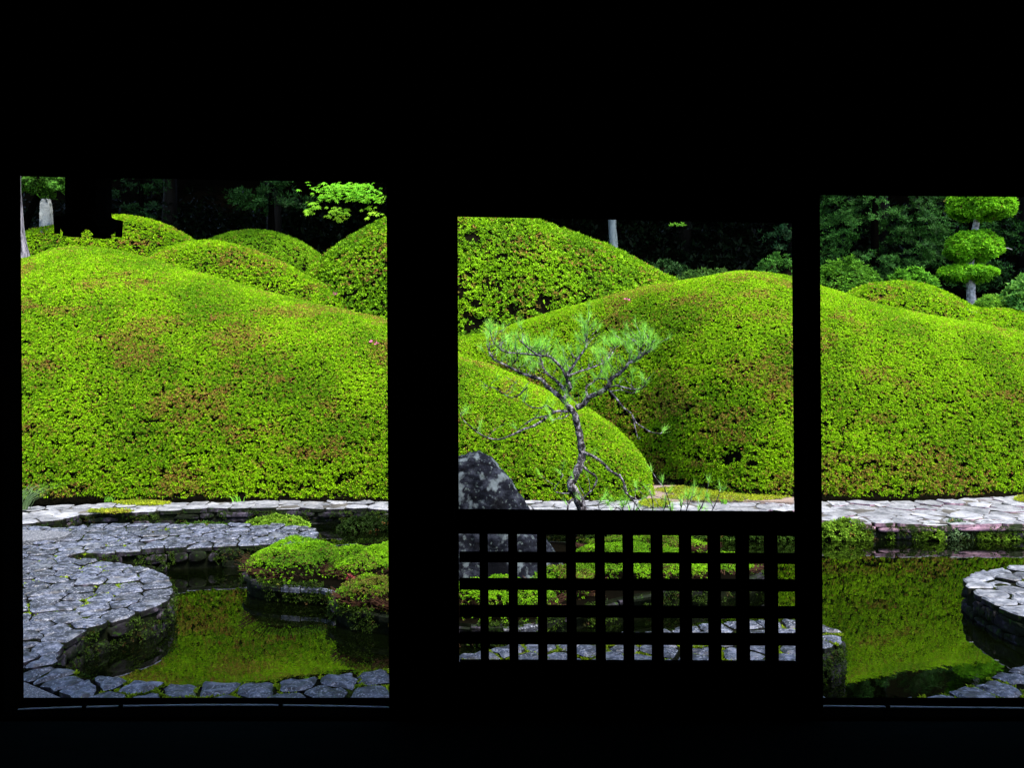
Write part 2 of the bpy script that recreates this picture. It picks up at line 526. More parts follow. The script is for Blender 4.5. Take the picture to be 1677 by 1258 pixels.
def voronoi_cells(poly, s, r, aniso=1.0):
    """irregular cells filling poly; border cells follow the border"""
    if area2(poly) < 0: poly = poly[::-1]
    e = resample(poly, s * .95)
    e = e + (np.roll(e, -1, 0) - e) * r.uniform(0, .35, (len(e), 1))
    t = np.roll(e, -1, 0) - np.roll(e, 1, 0); t = t / np.linalg.norm(t, axis=1, keepdims=True)
    nrm = np.stack([-t[:, 1], t[:, 0]], -1)
    dd = s * r.uniform(.32, .5, (len(e), 1))
    pin = e + nrm * dd; pout = e - nrm * dd
    ins, outs = [], []
    for a, b_ in zip(pin, pout):
        if inside(poly, a) and all(np.linalg.norm(a - q) > s * .45 for q in ins): 
            ins.append(a); outs.append(b_)
        else: outs.append(b_)
    outs = [q for q in outs if not inside(poly, q)]
    P = np.array(poly); lo, hi = P.min(0), P.max(0)
    fails = 0
    pts = list(ins)
    while fails < 900:
        q = r.uniform(lo, hi)
        A = np.array(pts)
        lim = s * (.5 + .6 * r.random() ** 1.5)
        if np.min(np.linalg.norm((A - q) * [1 / aniso, 1], axis=1)) > lim and inside(poly, q) and seg_dist(poly, q) > s * .55:
            pts.append(q); fails = 0
        else: fails += 1
    allp = np.array(pts + outs)
    cells = []
    for i, c in enumerate(pts):
        h = s * 1.6
        cell = [np.array(c) + v for v in ((-h, -h), (h, -h), (h, h), (-h, h))]
        dist = np.linalg.norm(allp - c, axis=1)
        for j in np.argsort(dist)[1:26]:
            if dist[j] > 3.4 * s: break
            m_ = (allp[j] + c) / 2; n_ = allp[j] - c
            new = []
            for a in range(len(cell)):
                p0, p1 = cell[a], cell[(a + 1) % len(cell)]
                d0, d1 = np.dot(p0 - m_, n_), np.dot(p1 - m_, n_)
                if d0 <= 0: new.append(p0)
                if d0 * d1 < 0: new.append(p0 + (p1 - p0) * d0 / (d0 - d1))
            cell = new
            if len(cell) < 3: break
        if len(cell) >= 3: cells.append(np.array(cell))
    return cells


def paver(cell, zt, gap, r, thick=.09, bump=.006, edge=.016, drop=.010):
    c = cell.mean(0)
    # Chaikin once for worn corners, with jitter
    ch = []
    n = len(cell)
    for i in range(n):
        a, b_ = cell[i], cell[(i + 1) % n]
        if np.linalg.norm(b_ - a) < .03:
            ch.append((a + b_) / 2); continue
        k = r.uniform(.12, .28)
        ch.append(a + (b_ - a) * k); ch.append(a + (b_ - a) * (1 - k))
    if len(ch) < 14:                                          # break long edges so no side is ruler straight
        c2_ = []
        for i in range(len(ch)):
            a, b_ = ch[i], ch[(i + 1) % len(ch)]
            c2_.append(a); l_ = np.linalg.norm(b_ - a)
            if l_ > .07:
                q_ = np.array([-(b_ - a)[1], (b_ - a)[0]]) / l_
                c2_.append((a + b_) / 2 + q_ * r.normal(0, .010))
        ch = c2_
    P = np.array(ch)
    d = P - c; ln = np.linalg.norm(d, axis=1, keepdims=True)
    P = c + d * np.maximum(.3, 1 - gap * r.uniform(.5, 1.5, (len(P), 1)) / np.maximum(ln, 1e-6))
    m = len(P)
    tx, ty = r.normal(0, .028, 2)
    dz = r.normal(0, .006)

    def hz(q): return zt + dz + (q[0] - c[0]) * tx + (q[1] - c[1]) * ty
    T = c + (P - c) * (1 - edge / np.maximum(np.linalg.norm(P - c, axis=1, keepdims=True), 1e-6))
    V = [(p[0] - c[0], p[1] - c[1], zt - thick) for p in P]
    V += [(p[0] - c[0], p[1] - c[1], hz(p) - drop - abs(r.normal(0, .003))) for p in P]
    V += [(p[0] - c[0], p[1] - c[1], hz(p) - .002 + r.normal(0, bump * .5)) for p in T]
    V.append((0, 0, hz(c) + r.normal(0, bump)))
    Fs = []
    for i in range(m):
        j = (i + 1) % m
        Fs.append([i, j, m + j, m + i]); Fs.append([m + i, m + j, 2 * m + j, 2 * m + i]); Fs.append([2 * m + i, 2 * m + j, 3 * m])
    V = [(v[0], v[1], v[2] - zt) for v in V]
    return V, Fs, c


def slab_body(name, poly, z0, z1, mat, side_mat=None, parent=None, inset=.03):
    bm = bmesh.new()
    P = [np.array(p) for p in (poly if area2(poly) > 0 else poly[::-1])]
    n = len(P)
    out = []
    for i in range(n):
        t = P[(i + 1) % n] - P[i - 1]; t = t / (np.linalg.norm(t) + 1e-9)
        out.append(P[i] + np.array([-t[1], t[0]]) * inset)
    lo = [bm.verts.new((p[0], p[1], z0)) for p in out]
    hi = [bm.verts.new((p[0], p[1], z1)) for p in out]
    f = bm.faces.new(hi)
    for i in range(n):
        s_ = bm.faces.new((lo[i], lo[(i + 1) % n], hi[(i + 1) % n], hi[i])); s_.material_index = 1
    bm.normal_update()
    bmesh.ops.triangulate(bm, faces=[f])
    me = bpy.data.meshes.new(name); bm.to_mesh(me); bm.free()
    me.materials.append(mat); me.materials.append(side_mat or mat)
    return link(name, me, None, parent)


def pave(name, poly, zt, s, mat, mortar, gap=.012, seed=0, aniso=1.0, wall_mat=None, wall_lines=(), wall_h=.17, thick=.075, wall_step=(.11, .26), sink=.022, edge=.016, drop=.010):
    """a paved piece of the setting: body, a paver per stone, facing stones along the water"""
    r = np.random.default_rng(seed)
    body = slab_body(name, poly, -.48, zt - sink, mortar, M['wet_wall'])
    body['kind'] = 'structure'
    cells = voronoi_cells(poly, s, r, aniso)
    cells.sort(key=lambda c: c.mean(0)[1])
    for c in cells[:290]:
        if abs(area2(c)) < .004: continue
        V, Fs, ctr = paver(c, zt, gap, r, thick, edge=edge, drop=drop)
        me = poly_mesh('paving_stone', V, Fs)
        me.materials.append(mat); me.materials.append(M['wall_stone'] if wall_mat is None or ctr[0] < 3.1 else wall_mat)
        m_ = (len(V) - 1) // 3
        for i_ in range(m_): me.polygons[3 * i_].material_index = 1
        link('paving_stone', me, None, body, (ctr[0], ctr[1], zt))
    for ln in wall_lines:
        facing(ln, zt - thick - .004, wall_h, wall_mat or M['wall_stone'], body, r, wall_step)
    return body


def facing(line, ztop, h, mat, parent, r, step=(.11, .26), courses=None):
    """uneven field stones set into the bank below the paving, in one or two rough courses"""
    L_ = resample(line, .025, closed=False)
    n = len(L_)
    rows = courses or (1 if h < .12 else 2)
    for row in range(rows):
        s = int(r.uniform(0, 3)); z1 = ztop - row * h / rows
        while s < n - 3:
            k = int(r.uniform(*step) * r.choice([.5, 1, 1, 1.5]) / .025)
            e = min(n - 1, s + max(k, 2))
            if e - s < 2: break
            a, b_ = L_[s], L_[e]
            t = b_ - a; ln = np.linalg.norm(t); t = t / ln; nn = np.array([t[1], -t[0]])
            if r.random() > .12:
                hh = h / rows * r.uniform(.85, 1.1); zc = z1 - h / rows * .5 + r.normal(0, .008)
                m = 12
                out, ins = [], []
                mid = (L_[(s + e) // 2] + (a + b_) / 2) / 2
                for q in range(m):
                    an = 2 * math.pi * q / m + r.normal(0, .12)
                    ca, sa = math.cos(an), math.sin(an)
                    sq = (abs(ca) ** 7 + abs(sa) ** 7) ** (-1 / 7) * r.uniform(.9, 1.0)
                    out.append((ca * sq * ln * .5 * .97, sa * sq * hh * .5))
                    ins.append((ca * sq * ln * .42, sa * sq * hh * .40))
                pr = r.uniform(.0, .014)
                V = [(*(t * x - nn * .045), zc + z) for x, z in out] + [(*(t * x + nn * pr * .4), zc + z) for x, z in out] + [(*(t * x + nn * (pr + r.normal(0, .005))), zc + z) for x, z in ins]
                V.append((*(nn * (pr + r.normal(0, .008))), zc))
                Fs = []
                for q in range(m):
                    w_ = (q + 1) % m
                    Fs += [[q, w_, m + w_, m + q], [m + q, m + w_, 2 * m + w_, 2 * m + q], [2 * m + q, 2 * m + w_, 3 * m]]
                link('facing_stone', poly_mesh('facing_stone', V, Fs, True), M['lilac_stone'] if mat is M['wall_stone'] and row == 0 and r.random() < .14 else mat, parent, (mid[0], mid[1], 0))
            s = e


def g2(pts, z):
    return [tuple(gp(x, y, z)[:2]) for x, y in pts]


def curve2(pts, step=.08, closed=False):
    n = max(8, int(sum(math.dist(pts[i], pts[i + 1]) for i in range(len(pts) - 1)) / step))
    return [tuple(q) for q in smooth_line([(*p, 0) for p in pts], n)]


ZS = .23
# the peninsula on the left: tongue, round nose, and the cove behind the near path
tongue_front = g2([(521, 866), (518, 884), (490, 889), (400, 891), (300, 896), (215, 901), (150, 905), (112, 907)], ZS)
nose = g2([(112, 907), (132, 912), (172, 918), (216, 925), (259, 933), (280, 950), (281, 972), (256, 992), (219, 1004), (178, 1015), (149, 1026), (127, 1039), (105, 1054), (94, 1066), (95, 1077), (104, 1089)], ZS)
back = g2([(521, 866), (500, 861), (400, 858), (250, 857), (150, 858), (120, 862), (40, 860)], ZS)
tf = [q[:2] for q in curve2(tongue_front)]
ns = [q[:2] for q in curve2(nose)]
bk = [q[:2] for q in curve2(back)]
split_y = ns[-1]
peninsula = bk[::-1][:-1] + tf[:-1] + ns
peninsula = [(-5.6, bk[-1][1])] + peninsula + [(-4.3, split_y[1] + .02), (-4.9, 6.0), (-5.6, 6.2)]
pen = pave('stone_peninsula', [tuple(p) for p in peninsula], ZS, .235, M['stone'], M['mortar'], seed=11, aniso=1.45, gap=.0055, thick=.055,
           wall_lines=[tf[::-1], ns[::-1]], wall_h=.2)

# the near path under the room, with its round nose on the right
shore = g2([(104, 1089), (124, 1095), (156, 1104), (192, 1108), (240, 1113), (330, 1114), (418, 1112), (473, 1108), (527, 1103), (590, 1097), (640, 1090), (700, 1078), (752, 1070), (800, 1059), (850, 1050), (930, 1043),
            (1000, 1037), (1040, 1032), (1090, 1025), (1140, 1020), (1190, 1015), (1250, 1012), (1310, 1013), (1347, 1021), (1372, 1029), (1383, 1040), (1372, 1052), (1347, 1063), (1325, 1080), (1318, 1105), (1328, 1128), (1350, 1138), (1400, 1140), (1440, 1140), (1520, 1135), (1580, 1121), (1620, 1106), (1650, 1093), (1690, 1080), (1760, 1060)], ZS)
sh = [q[:2] for q in curve2(shore)]
near = [(-4.3, sh[0][1] + .01)] + sh + [(4.6, sh[-1][1]), (4.6, 4.25), (-2.0, 4.25), (-2.45, 4.66), (-2.93, 4.97), (-4.3, 5.15)]
near_path = pave('stone_path', [tuple(p) for p in near], ZS - .003, .235, M['stone'], M['mortar'], gap=.013, thick=.055, edge=.026, drop=.014, seed=23, aniso=1.5, wall_lines=[sh[::-1]], wall_h=.22)

# the round pier on the right
pier_l = g2([(1760, 915), (1700, 923), (1677, 925), (1650, 927), (1618, 930), (1594, 936), (1579, 945), (1578, 955), (1597, 970), (1621, 984), (1643, 996), (1665, 1005), (1700, 1016), (1760, 1030)], ZS)
pl = [q[:2] for q in curve2(pier_l)]
pier = pl + [(6.5, pl[-1][1]), (6.5, pl[0][1])]
pave('stone_pier', [tuple(p) for p in pier], ZS, .25, M['mid_stone'], M['mortar'], gap=.010, thick=.06, seed=31, aniso=1.4, wall_lines=[pl], wall_h=.22)

# the far bank with its pale path
ZB = .2
bank_front = g2([(-120, 872), (0, 862), (40, 857), (98, 852), (137, 841), (197, 839), (254, 837), (340, 833), (415, 832), (520, 832), (640, 833), (760, 838), (900, 846), (1050, 851), (1200, 853), (1345, 853), (1440, 856), (1560, 857), (1677, 857), (1800, 860)], ZB)
bank_back = g2([(1800, 800), (1700, 806), (1640, 808), (1600, 811), (1570, 817), (1500, 820), (1345, 820), (1200, 817), (1100, 812), (1000, 815), (860, 819), (640, 817), (415, 820), (222, 824), (95, 828), (40, 832), (-120, 838)], ZB)
bf = [q[:2] for q in curve2(bank_front)]
bb = [q[:2] for q in curve2(bank_back)]
bank = pave('bank_path', [tuple(p) for p in bf + bb], ZB, .30, M['pale_stone'], M['pale_mortar'], gap=.004, seed=41, aniso=1.7, thick=.05, sink=.012, edge=.012, drop=.005, wall_mat=M['pink_stone'])
rr = np.random.default_rng(6)
facing([p for p in bf if p[0] > 3.05], .145, .055, M['pink_stone'], bank, rr, (.25, .55))
facing([p for p in bf if p[0] <= 3.1], .145, .07, M['wall_stone'], bank, rr, (.25, .55))
rr = np.random.default_rng(5)
facing([(p[0], p[1] + .03) for p in bf], .075, .14, M['wall_stone'], bank, rr, (.2, .42))

# strip of earth between the far path and the shrubs in the middle
e0 = g2([(1060, 822), (1150, 820), (1250, 822), (1300, 824), (1300, 812), (1240, 806), (1170, 790), (1120, 779), (1060, 779)], .215)
set_props(slab_body('bare_earth', [tuple(p) for p in e0], .0, .222, M['bare_earth'], inset=0), kind='structure')

# gravel between house and near path, and the pale gravel patch in the peninsula
gv = [(-9, 3.0), (9, 3.0), (9, 4.3), (4.62, 4.3), (4.62, 4.24), (-2.0, 4.24), (-2.45, 4.65), (-2.93, 4.96), (-4.31, 5.14), (-4.31, split_y[1]), (-4.92, 6.0), (-5.61, 6.2), (-5.61, 9.6), (-9, 9.6)]
set_props(slab_body('gravel', gv, -.48, ZS - .03, M['gravel'], inset=0), kind='structure')
gq = g2([(-60, 868), (40, 873), (90, 874), (118, 877), (105, 884), (60, 890), (-60, 896)], ZS)
gpatch = slab_body('gravel', [tuple(p) for p in gq], ZS - .04, ZS + .03, M['gravel'], inset=0)
set_props(gpatch, kind='structure')


# ---------------------------------------------------------------- the islet
ZI = .19
isl = g2([(395, 931), (401, 941), (430, 949), (480, 954), (530, 957), (546, 962), (540, 974), (548, 984), (570, 993), (600, 998), (640, 1003), (690, 1012), (752, 1020), (820, 1021), (880, 1014), (930, 1000), (985, 986), (1040, 973),
          (1100, 964), (1160, 954), (1220, 945), (1256, 933), (1262, 921), (1235, 908), (1150, 896), (1000, 886), (850, 882), (700, 882), (560, 888), (450, 906), (408, 919), (395, 931)], ZI)
il = [q[:2] for q in curve2(isl, .06)][:-1]
islet = slab_body('islet', [tuple(p) for p in il], -.48, ZI - .02, M['soil'], M['wet_wall'], inset=.05)
islet['kind'] = 'structure'
rr = np.random.default_rng(77)
# rim: flat stones showing their edge round the islet
L_ = resample(il, .03); s = 0
if area2(il) < 0: L_ = L_[::-1]
while s < len(L_) - 3:
    k = int(rr.uniform(.16, .4) / .03); e = min(len(L_) - 1, s + k)
    a, mid, b_ = L_[s], L_[(s + e) // 2], L_[e]
    t = b_ - a; t /= np.linalg.norm(t); nn = np.array([t[1], -t[0]])
    zz = ZI - .035 + rr.uniform(-.02, .012); th = rr.uniform(.03, .05); dp = rr.uniform(.04, .08); o_ = rr.uniform(-.02, .02)
    ctr = (a + b_) / 2
    V = []
    for q in (a + t * .005, mid, b_ - t * .005):
        V += [(*(q + nn * o_ - ctr), zz - .008), (*(q + nn * (o_ - .015) - ctr), zz), (*(q - nn * dp - ctr), zz), (*(q - nn * dp - ctr), zz - th), (*(q + nn * (o_ - .006) - ctr), zz - th)]
    Fs = []
    for i in range(2):
        for j in range(5):
            Fs.append([i * 5 + j, i * 5 + (j + 1) % 5, (i + 1) * 5 + (j + 1) % 5, (i + 1) * 5 + j])
    Fs += [[0, 1, 2, 3, 4], [14, 13, 12, 11, 10]]
    link('rim_stone', poly_mesh('rim_stone', V, Fs), M['stone'] if rr.random() < .25 else M['wall_stone'], islet, (ctr[0], ctr[1], 0))
    s = e


# ================================================================== THE CLIPPED SHRUB MOUNDS
def mound(name, label, ridge, dr, db, base, x0, x1, seed, dens, nu=90, back=1.0, pw=1.0, group='clipped shrub mounds', vis=(None, None), **kw):
    """ridge: [(px, py)], dr/db: [(px, depth)] of ridge and of front foot, base: [(px, z)]"""
    X = np.linspace(x0, x1, nu)
    rx = np.array(ridge, float)
    ry = np.array([p[1] for p in smooth_line([(p[0], p[1], 0) for p in ridge], 400)])
    rxx = np.array([p[0] for p in smooth_line([(p[0], p[1], 0) for p in ridge], 400)])
    py = np.interp(X, rxx, ry)
    D1 = np.interp(X, *zip(*dr)); D0 = np.interp(X, *zip(*db)); ZB_ = np.interp(X, *zip(*base))
    ker = np.hanning(9); ker /= ker.sum()
    sm = lambda a: np.convolve(np.pad(a, 4, mode='edge'), ker, 'valid')
    D1, D0, ZB_ = sm(D1), sm(D0), sm(ZB_)
    ZR = CZ - (py - HY) * D1 / F
    th = np.concatenate([np.linspace(-.12, 0, 3)[:-1], np.linspace(0, math.pi / 2, 30), np.linspace(math.pi / 2, math.pi * .95, 12)[1:]])
    G = np.zeros((nu, len(th), 3))
    for j, t in enumerate(th):
        c = 1 - math.cos(max(t, 0)) ** pw if t < math.pi / 2 else 1 + abs(math.cos(t)) * back
        if t < 0: c = -t * .6
        h = math.sin(max(t, 0))
        d = D0 + (D1 - D0) * c
        z = ZB_ + (ZR - ZB_) * h + (0 if t >= 0 else t * 1.2)
        G[:, j, 0] = (X - CX) * d / F
        G[:, j, 1] = d
        G[:, j, 2] = z
    ctr = G.reshape(-1, 3).mean(0); ctr[2] = float(G[:, :, 2].min())
    t = thing(name, label, 'shrub', ctr, group)
    # near-black twig body inside the leaf shell, coloured as the shade between leaves
    Nn = np.zeros_like(G)
    du = np.gradient(G, axis=0); dv = np.gradient(G, axis=1)
    Nn = unit(np.cross(du, dv))
    Nn[Nn[..., 1] > .9] *= 1
    sgn = np.where((Nn[..., 2:3] < 0) & (np.abs(Nn[..., 2:3]) > .15), -1, 1)
    Nn = Nn * sgn
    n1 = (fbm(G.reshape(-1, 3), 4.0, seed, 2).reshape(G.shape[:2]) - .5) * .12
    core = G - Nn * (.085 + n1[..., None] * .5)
    link('shade_core', grid_mesh('shade_core', core, ctr), M['twigs'], t)
    keep = np.ones((nu - 1, len(th) - 1))
    keep[:, -9:] = .08
    xm = (X[1:] + X[:-1]) / 2
    hid = np.where((xm < 15) | (xm > 1705), .12, np.where(((xm > 655) & (xm < 730)) | ((xm > 1308) & (xm < 1335)), .9, 1.0))
    keep *= hid[:, None]
    if x0 == 640: keep[xm < 735] *= .2
    shell_leaves('leaves', G, dens, kw.pop('mat', M['leaf']), t, ctr, seed, keep=keep, **kw)
    t['_g'] = 0; del t['_g']
    return t, G, ctr


m1, G1, c1 = mound('azalea_mound', 'broad clipped azalea mound filling the left opening, ending rounded behind the small pine', 
    [(-160, 440), (-60, 436), (38, 428), (95, 410), (140, 409), (200, 416), (300, 443), (400, 470), (500, 496), (600, 518), (634, 527), (700, 558), (750, 583), (800, 600), (850, 621), (900, 645), (950, 667), (1000, 697), (1040, 735), (1060, 765), (1068, 792), (1071, 806)],
    [(-160, 14.4), (40, 14.5), (200, 14.5), (400, 13.8), (600, 12.8), (750, 12.4), (900, 12.0), (1000, 11.7), (1055, 11.25), (1071, 10.95)],
    [(-160, 10.66), (400, 10.66), (900, 10.62), (1030, 10.68), (1060, 10.8), (1071, 10.88)], [(-160, .2), (1071, .2)], -160, 1071, 101, 3950, nu=150, group='clipped azalea mounds',
    length=.0235, width=.0125, nleaf=4, tri=True, brown_amt=.95)
m3, G3, c3 = mound('azalea_mound', 'long clipped azalea mound rising behind the pine and running across the right opening',
    [(640, 600), (700, 566), (750, 554), (800, 545), (850, 531), (900, 515), (950, 499), (1000, 485), (1050, 473), (1110, 463), (1150, 456), (1210, 447), (1245, 448), (1290, 456), (1345, 472), (1400, 490), (1450, 503), (1500, 514), (1560, 525), (1620, 536), (1677, 546), (1800, 575), (1950, 640)],
    [(640, 14.6), (900, 14.2), (1220, 13.6), (1345, 13.2), (1620, 12.5), (1950, 12.2)],
    [(640, 13.4), (1000, 12.9), (1065, 12.4), (1110, 11.7), (1160, 11.25), (1220, 10.88), (1345, 10.76), (1480, 10.76), (1590, 10.9), (1677, 11.1), (1950, 11.1)], [(640, .6), (1065, .25), (1200, .2), (1950, .2)], 640, 1950, 103, 3800, nu=150,
    group='clipped azalea mounds', length=.0235, width=.0125, nleaf=4, tri=True, brown_amt=.8, holes=[(*at(1205, 746, 11.1), .09), (*at(1228, 757, 11.05), .09), (*at(1192, 752, 11.15), .07)])
m4, G4, c4 = mound('azalea_mound', 'tall dome shaped clipped shrub with coarse loose leaves, peaking behind the middle post',
    [(490, 470), (505, 444), (540, 412), (580, 386), (632, 359), (690, 346), (750, 343), (820, 350), (870, 359), (920, 376), (960, 391), (1000, 406), (1050, 431), (1085, 449), (1115, 466), (1140, 500)],
    [(490, 17.2), (1140, 17.2)], [(490, 16.8), (540, 15.6), (640, 14.9), (1000, 14.9), (1080, 15.6), (1140, 16.8)], [(490, 1.6), (1140, 1.6)], 490, 1140, 107, 630, nu=90, group='clipped azalea mounds', nleaf=4, brown_amt=.4,
    length=.055, width=.027, bright=(.20, .40, .006), mid=(.07, .18, .005), gap=.36, gap_scale=5, depth=.06,
    holes=[(*at(892, 492, 15.1), .11), (*at(885, 505, 15.0), .12), (*at(775, 532, 15.0), .13), (*at(780, 497, 15.0), .10), (*at(772, 390, 15.9), .14), (*at(842, 505, 15.0), .12)])
m5, G5, c5 = mound('azalea_mound', 'low pointed clipped mound seen over the shoulder of the broad left mound',
    [(215, 445), (240, 426), (280, 406), (340, 396), (400, 406), (450, 426), (500, 452), (560, 483), (610, 510), (640, 530)],
    [(215, 17), (640, 16.2)], [(215, 16.6), (280, 15.4), (560, 15.0), (640, 15.8)], [(215, 1.6), (640, 1.5)], 215, 640, 109, 1050, nu=70, group='clipped azalea mounds', length=.038, width=.018, tri=True, nleaf=5)
m6, G6, c6 = mound('azalea_mound', 'farthest clipped mound on the left, at the foot of the pale stone stele',
    [(-60, 392), (0, 384), (45, 379), (90, 371), (120, 365), (150, 361), (190, 355), (230, 359), (270, 370), (310, 390), (335, 405), (352, 420)],
    [(-60, 19), (352, 19)], [(-60, 17.4), (300, 17.4), (352, 18.6)], [(-60, 2.4), (352, 2.4)], -60, 352, 113, 840, nu=70, group='clipped azalea mounds', length=.04, width=.019, tri=True, nleaf=5)
m7, G7, c7 = mound('azalea_mound', 'dim green clipped mound between the pointed mound and the tall dome shaped shrub',
    [(320, 410), (345, 392), (400, 379), (450, 382), (490, 396), (520, 416), (545, 440)],
    [(320, 20.3), (545, 20.3)], [(320, 19.6), (380, 18.6), (500, 18.6), (545, 19.6)], [(320, 2.6), (545, 2.6)], 320, 545, 127, 840, nu=60, group='clipped azalea mounds', length=.04, width=.019, tri=True, nleaf=5,
    bright=(.17, .36, .008), mid=(.07, .19, .005), brown_amt=.3)
m8, G8, c8 = mound('azalea_mound', 'small clipped mound with brown patches below the cloud pruned tree',
    [(1372, 500), (1390, 480), (1430, 466), (1480, 463), (1520, 469), (1560, 487), (1600, 506), (1640, 508), (1677, 512), (1760, 522), (1800, 540)],
    [(1372, 15.2), (1800, 15.2)], [(1372, 14.8), (1430, 13.9), (1600, 13.9), (1800, 14.4)], [(1372, 1.6), (1800, 1.6)], 1372, 1800, 131, 1080, nu=70, group='clipped azalea mounds', length=.038, width=.018, tri=True, nleaf=5, brown_amt=.95)


# blossoms left on the mounds
def blossom(px, py, G, parent, ctr, n=5, size=.035, spread=.05, seed=0):
    r = np.random.default_rng(seed)
    Q = G.reshape(-1, 3)
    sx = CX + F * Q[:, 0] / Q[:, 1]; sy = HY - F * (Q[:, 2] - CZ) / Q[:, 1]
    i = np.argmin((sx - px) ** 2 + (sy - py) ** 2)
    P = Q[i] + r.normal(0, spread, (n, 3)) * [1, .5, .6] + [0, -.03, .03]
    A = np.tile([0, -.7, .6], (n, 1)) + r.normal(0, .3, (n, 3))
    C = np.tile([.55, .12, .25], (n, 1)) * r.uniform(.7, 1.2, (n, 1))
    V, Qf, C = leaf_cloud(P, A, 5, size, size * .75, (10, 35), C, seed=seed)
    link('blossom', np_mesh('blossom', local(V, ctr), Qf, C), M['petal'], parent)


blossom(184, 452, G1, m1, c1, 7, .04, .05, 1)
blossom(614, 562, G1, m1, c1, 2, .04, .03, 2)
blossom(550, 485, G5, m5, c5, 2, .05, .03, 3)
blossom(1030, 495, G3, m3, c3, 2, .03, .03, 4)


# ---------------------------------------------------------------- smaller leafy things
def dome_grid(c, rx, ry, h, nu=28, nv=12, wob=.12, seed=0, undercut=-.25):
    r = np.random.default_rng(seed)
    ph = r.random(4) * 6.28
    G = np.zeros((nu + 1, nv, 3))
    for i in range(nu + 1):
        a = 2 * math.pi * i / nu
        k = 1 + wob * (math.sin(2 * a + ph[0]) * .5 + math.sin(3 * a + ph[1]) * .5 + math.sin(5 * a + ph[2]) * .3)
        for j in range(nv):
            t = undercut + (math.pi / 2 - undercut) * j / (nv - 1)
            G[i, j] = (c[0] + rx * k * math.cos(a) * math.cos(t), c[1] + ry * k * math.sin(a) * math.cos(t), c[2] + h * math.sin(t) * (1 + .12 * math.sin(3 * a + ph[3])))
    return G


def leafy_dome(name, label, cat, c, rx, ry, h, dens, seed, group=None, undercut=-.25, bare=0, part='leaves', mat=None, **kw):
    G = dome_grid(c, rx, ry, h, seed=seed, undercut=undercut)
    t = thing(name, label, cat, c, group)
    core = np.array(c) + (G - np.array(c)) * .82  # dark inner shell, painted shade behind the leaves
    link('shade_core', grid_mesh('shade_core', core, c), M['twigs'], t)
    # leaf normals must point out of the dome
    P, Nn = sample_grid(G, dens, seed)
    Nn = unit((P - np.array(c)) / np.array([rx, ry, h]) ** 1.3)
    r = np.random.default_rng(seed)
    n = len(P)
    g = fbm(P, kw.get('gap_scale', 9), seed, 3)
    k = (g > kw.get('gap', .38)) | (r.random(n) < .2)
    if bare:
        hrel = (P[:, 2] - c[2]) / h + .28 * (fbm(P, 5, seed + 6, 2) - .5)
        k &= (hrel > bare - r.exponential(.05, n)) | (r.random(n) < .09)
    P, Nn = P[k], Nn[k]; n = len(P)
    P = P + Nn * (-np.abs(r.normal(0, kw.get('depth', .03), n)) + .01 + (fbm(P, 6, seed + 2, 2) - .5) * .06)[:, None]
    A = Nn * .7 + UP * .5 + r.normal(0, .4, (n, 3))
    C = palette(P, seed, kw.get('bright', BRIGHT), kw.get('mid', MID), kw.get('brown', BROWN), kw.get('brown_amt', .3), kw.get('scale', 3))
    V, Q, C = leaf_cloud(P, A, kw.get('nleaf', 5), kw.get('length', .03), kw.get('width', .013), kw.get('elev', (10, 60)), C, seed=seed + 4, tri=kw.get('tri', False))
    set_props(link(part, np_mesh(part, local(V, c), Q, C), mat or M['leaf'], t), kind='stuff')
    return t, G


def add_twigs(t, c, rx, ry, h, n, seed, col_mat='bark', z_hi=.55):
    """thin bare stems showing under the leaves on the front side"""
    r = np.random.default_rng(seed)
    Vs, Fs, o = [], [], 0
    for k in range(n):
        a = r.uniform(math.pi, 2 * math.pi)
        p0 = np.array([rx * .55 * math.cos(a), ry * .55 * math.sin(a), 0.0])
        p1 = np.array([rx * 1.0 * math.cos(a + r.normal(0, .12)), ry * 1.0 * math.sin(a), h * r.uniform(.2, z_hi)])
        V, Q = tube([p0, (p0 + p1) / 2 + r.normal(0, .01, 3), p1], [.004, .003, .0015], 4)
        Vs.append(V); Fs += [[i + o for i in (q if q[2] != q[3] else q[:3])] for q in Q]; o += len(V)
    set_props(link('twigs', poly_mesh('twigs', np.concatenate(Vs), Fs), M['red_twig'], t), kind='stuff')


M['red_twig'] = noise_mat('red_twig', [(.3, (.012, .006, .004)), (.7, (.06, .026, .014))], scale=20, rough=.8, bump=0, spec=.1)

MOSS = dict(bright=(.16, .36, .005), mid=(.05, .14, .004), brown=(.10, .05, .02))
cush = [  # px, depth, rx, ry, top row in photo, label, brown share
    (488, 7.62, .50, .56, 887, 'bright moss topped low shrub at the left tip of the islet', 0.3),
    (600, 7.55, .42, .46, 897, 'green low shrub in the bay of the islet behind the red seedling', .5),
    (672, 7.85, .46, .55, 887, 'yellow green low shrub at the back of the islet beside the post', .5),
    (612, 6.62, .34, .26, 946, 'small dark cushion beside the red seedling on the near lobe of the islet', 1.2),
    (690, 6.5, .40, .28, 943, 'low cushion on the near lobe of the islet, mostly behind the post', 1.0),
    (812, 6.4, .56, .30, 948, 'low mossy cushion in front of the big dark rock', .4),
    (925, 6.95, .36, .36, 928, 'leggy low shrub at the right foot of the big dark rock', .8),
    (1012, 7.55, .46, .62, 895, 'fresh green low shrub on the islet straight behind the lattice', .3),
    (1100, 7.62, .40, .50, 908, 'rounded low shrub between two others near the right end of the islet', .4),
    (1180, 7.75, .38, .42, 912, 'last low shrub at the right tip of the islet, bare stemmed below', 1.0),
    (1060, 8.35, .75, .28, 880, 'low yellowish cushion along the back edge of the islet', .6),
]
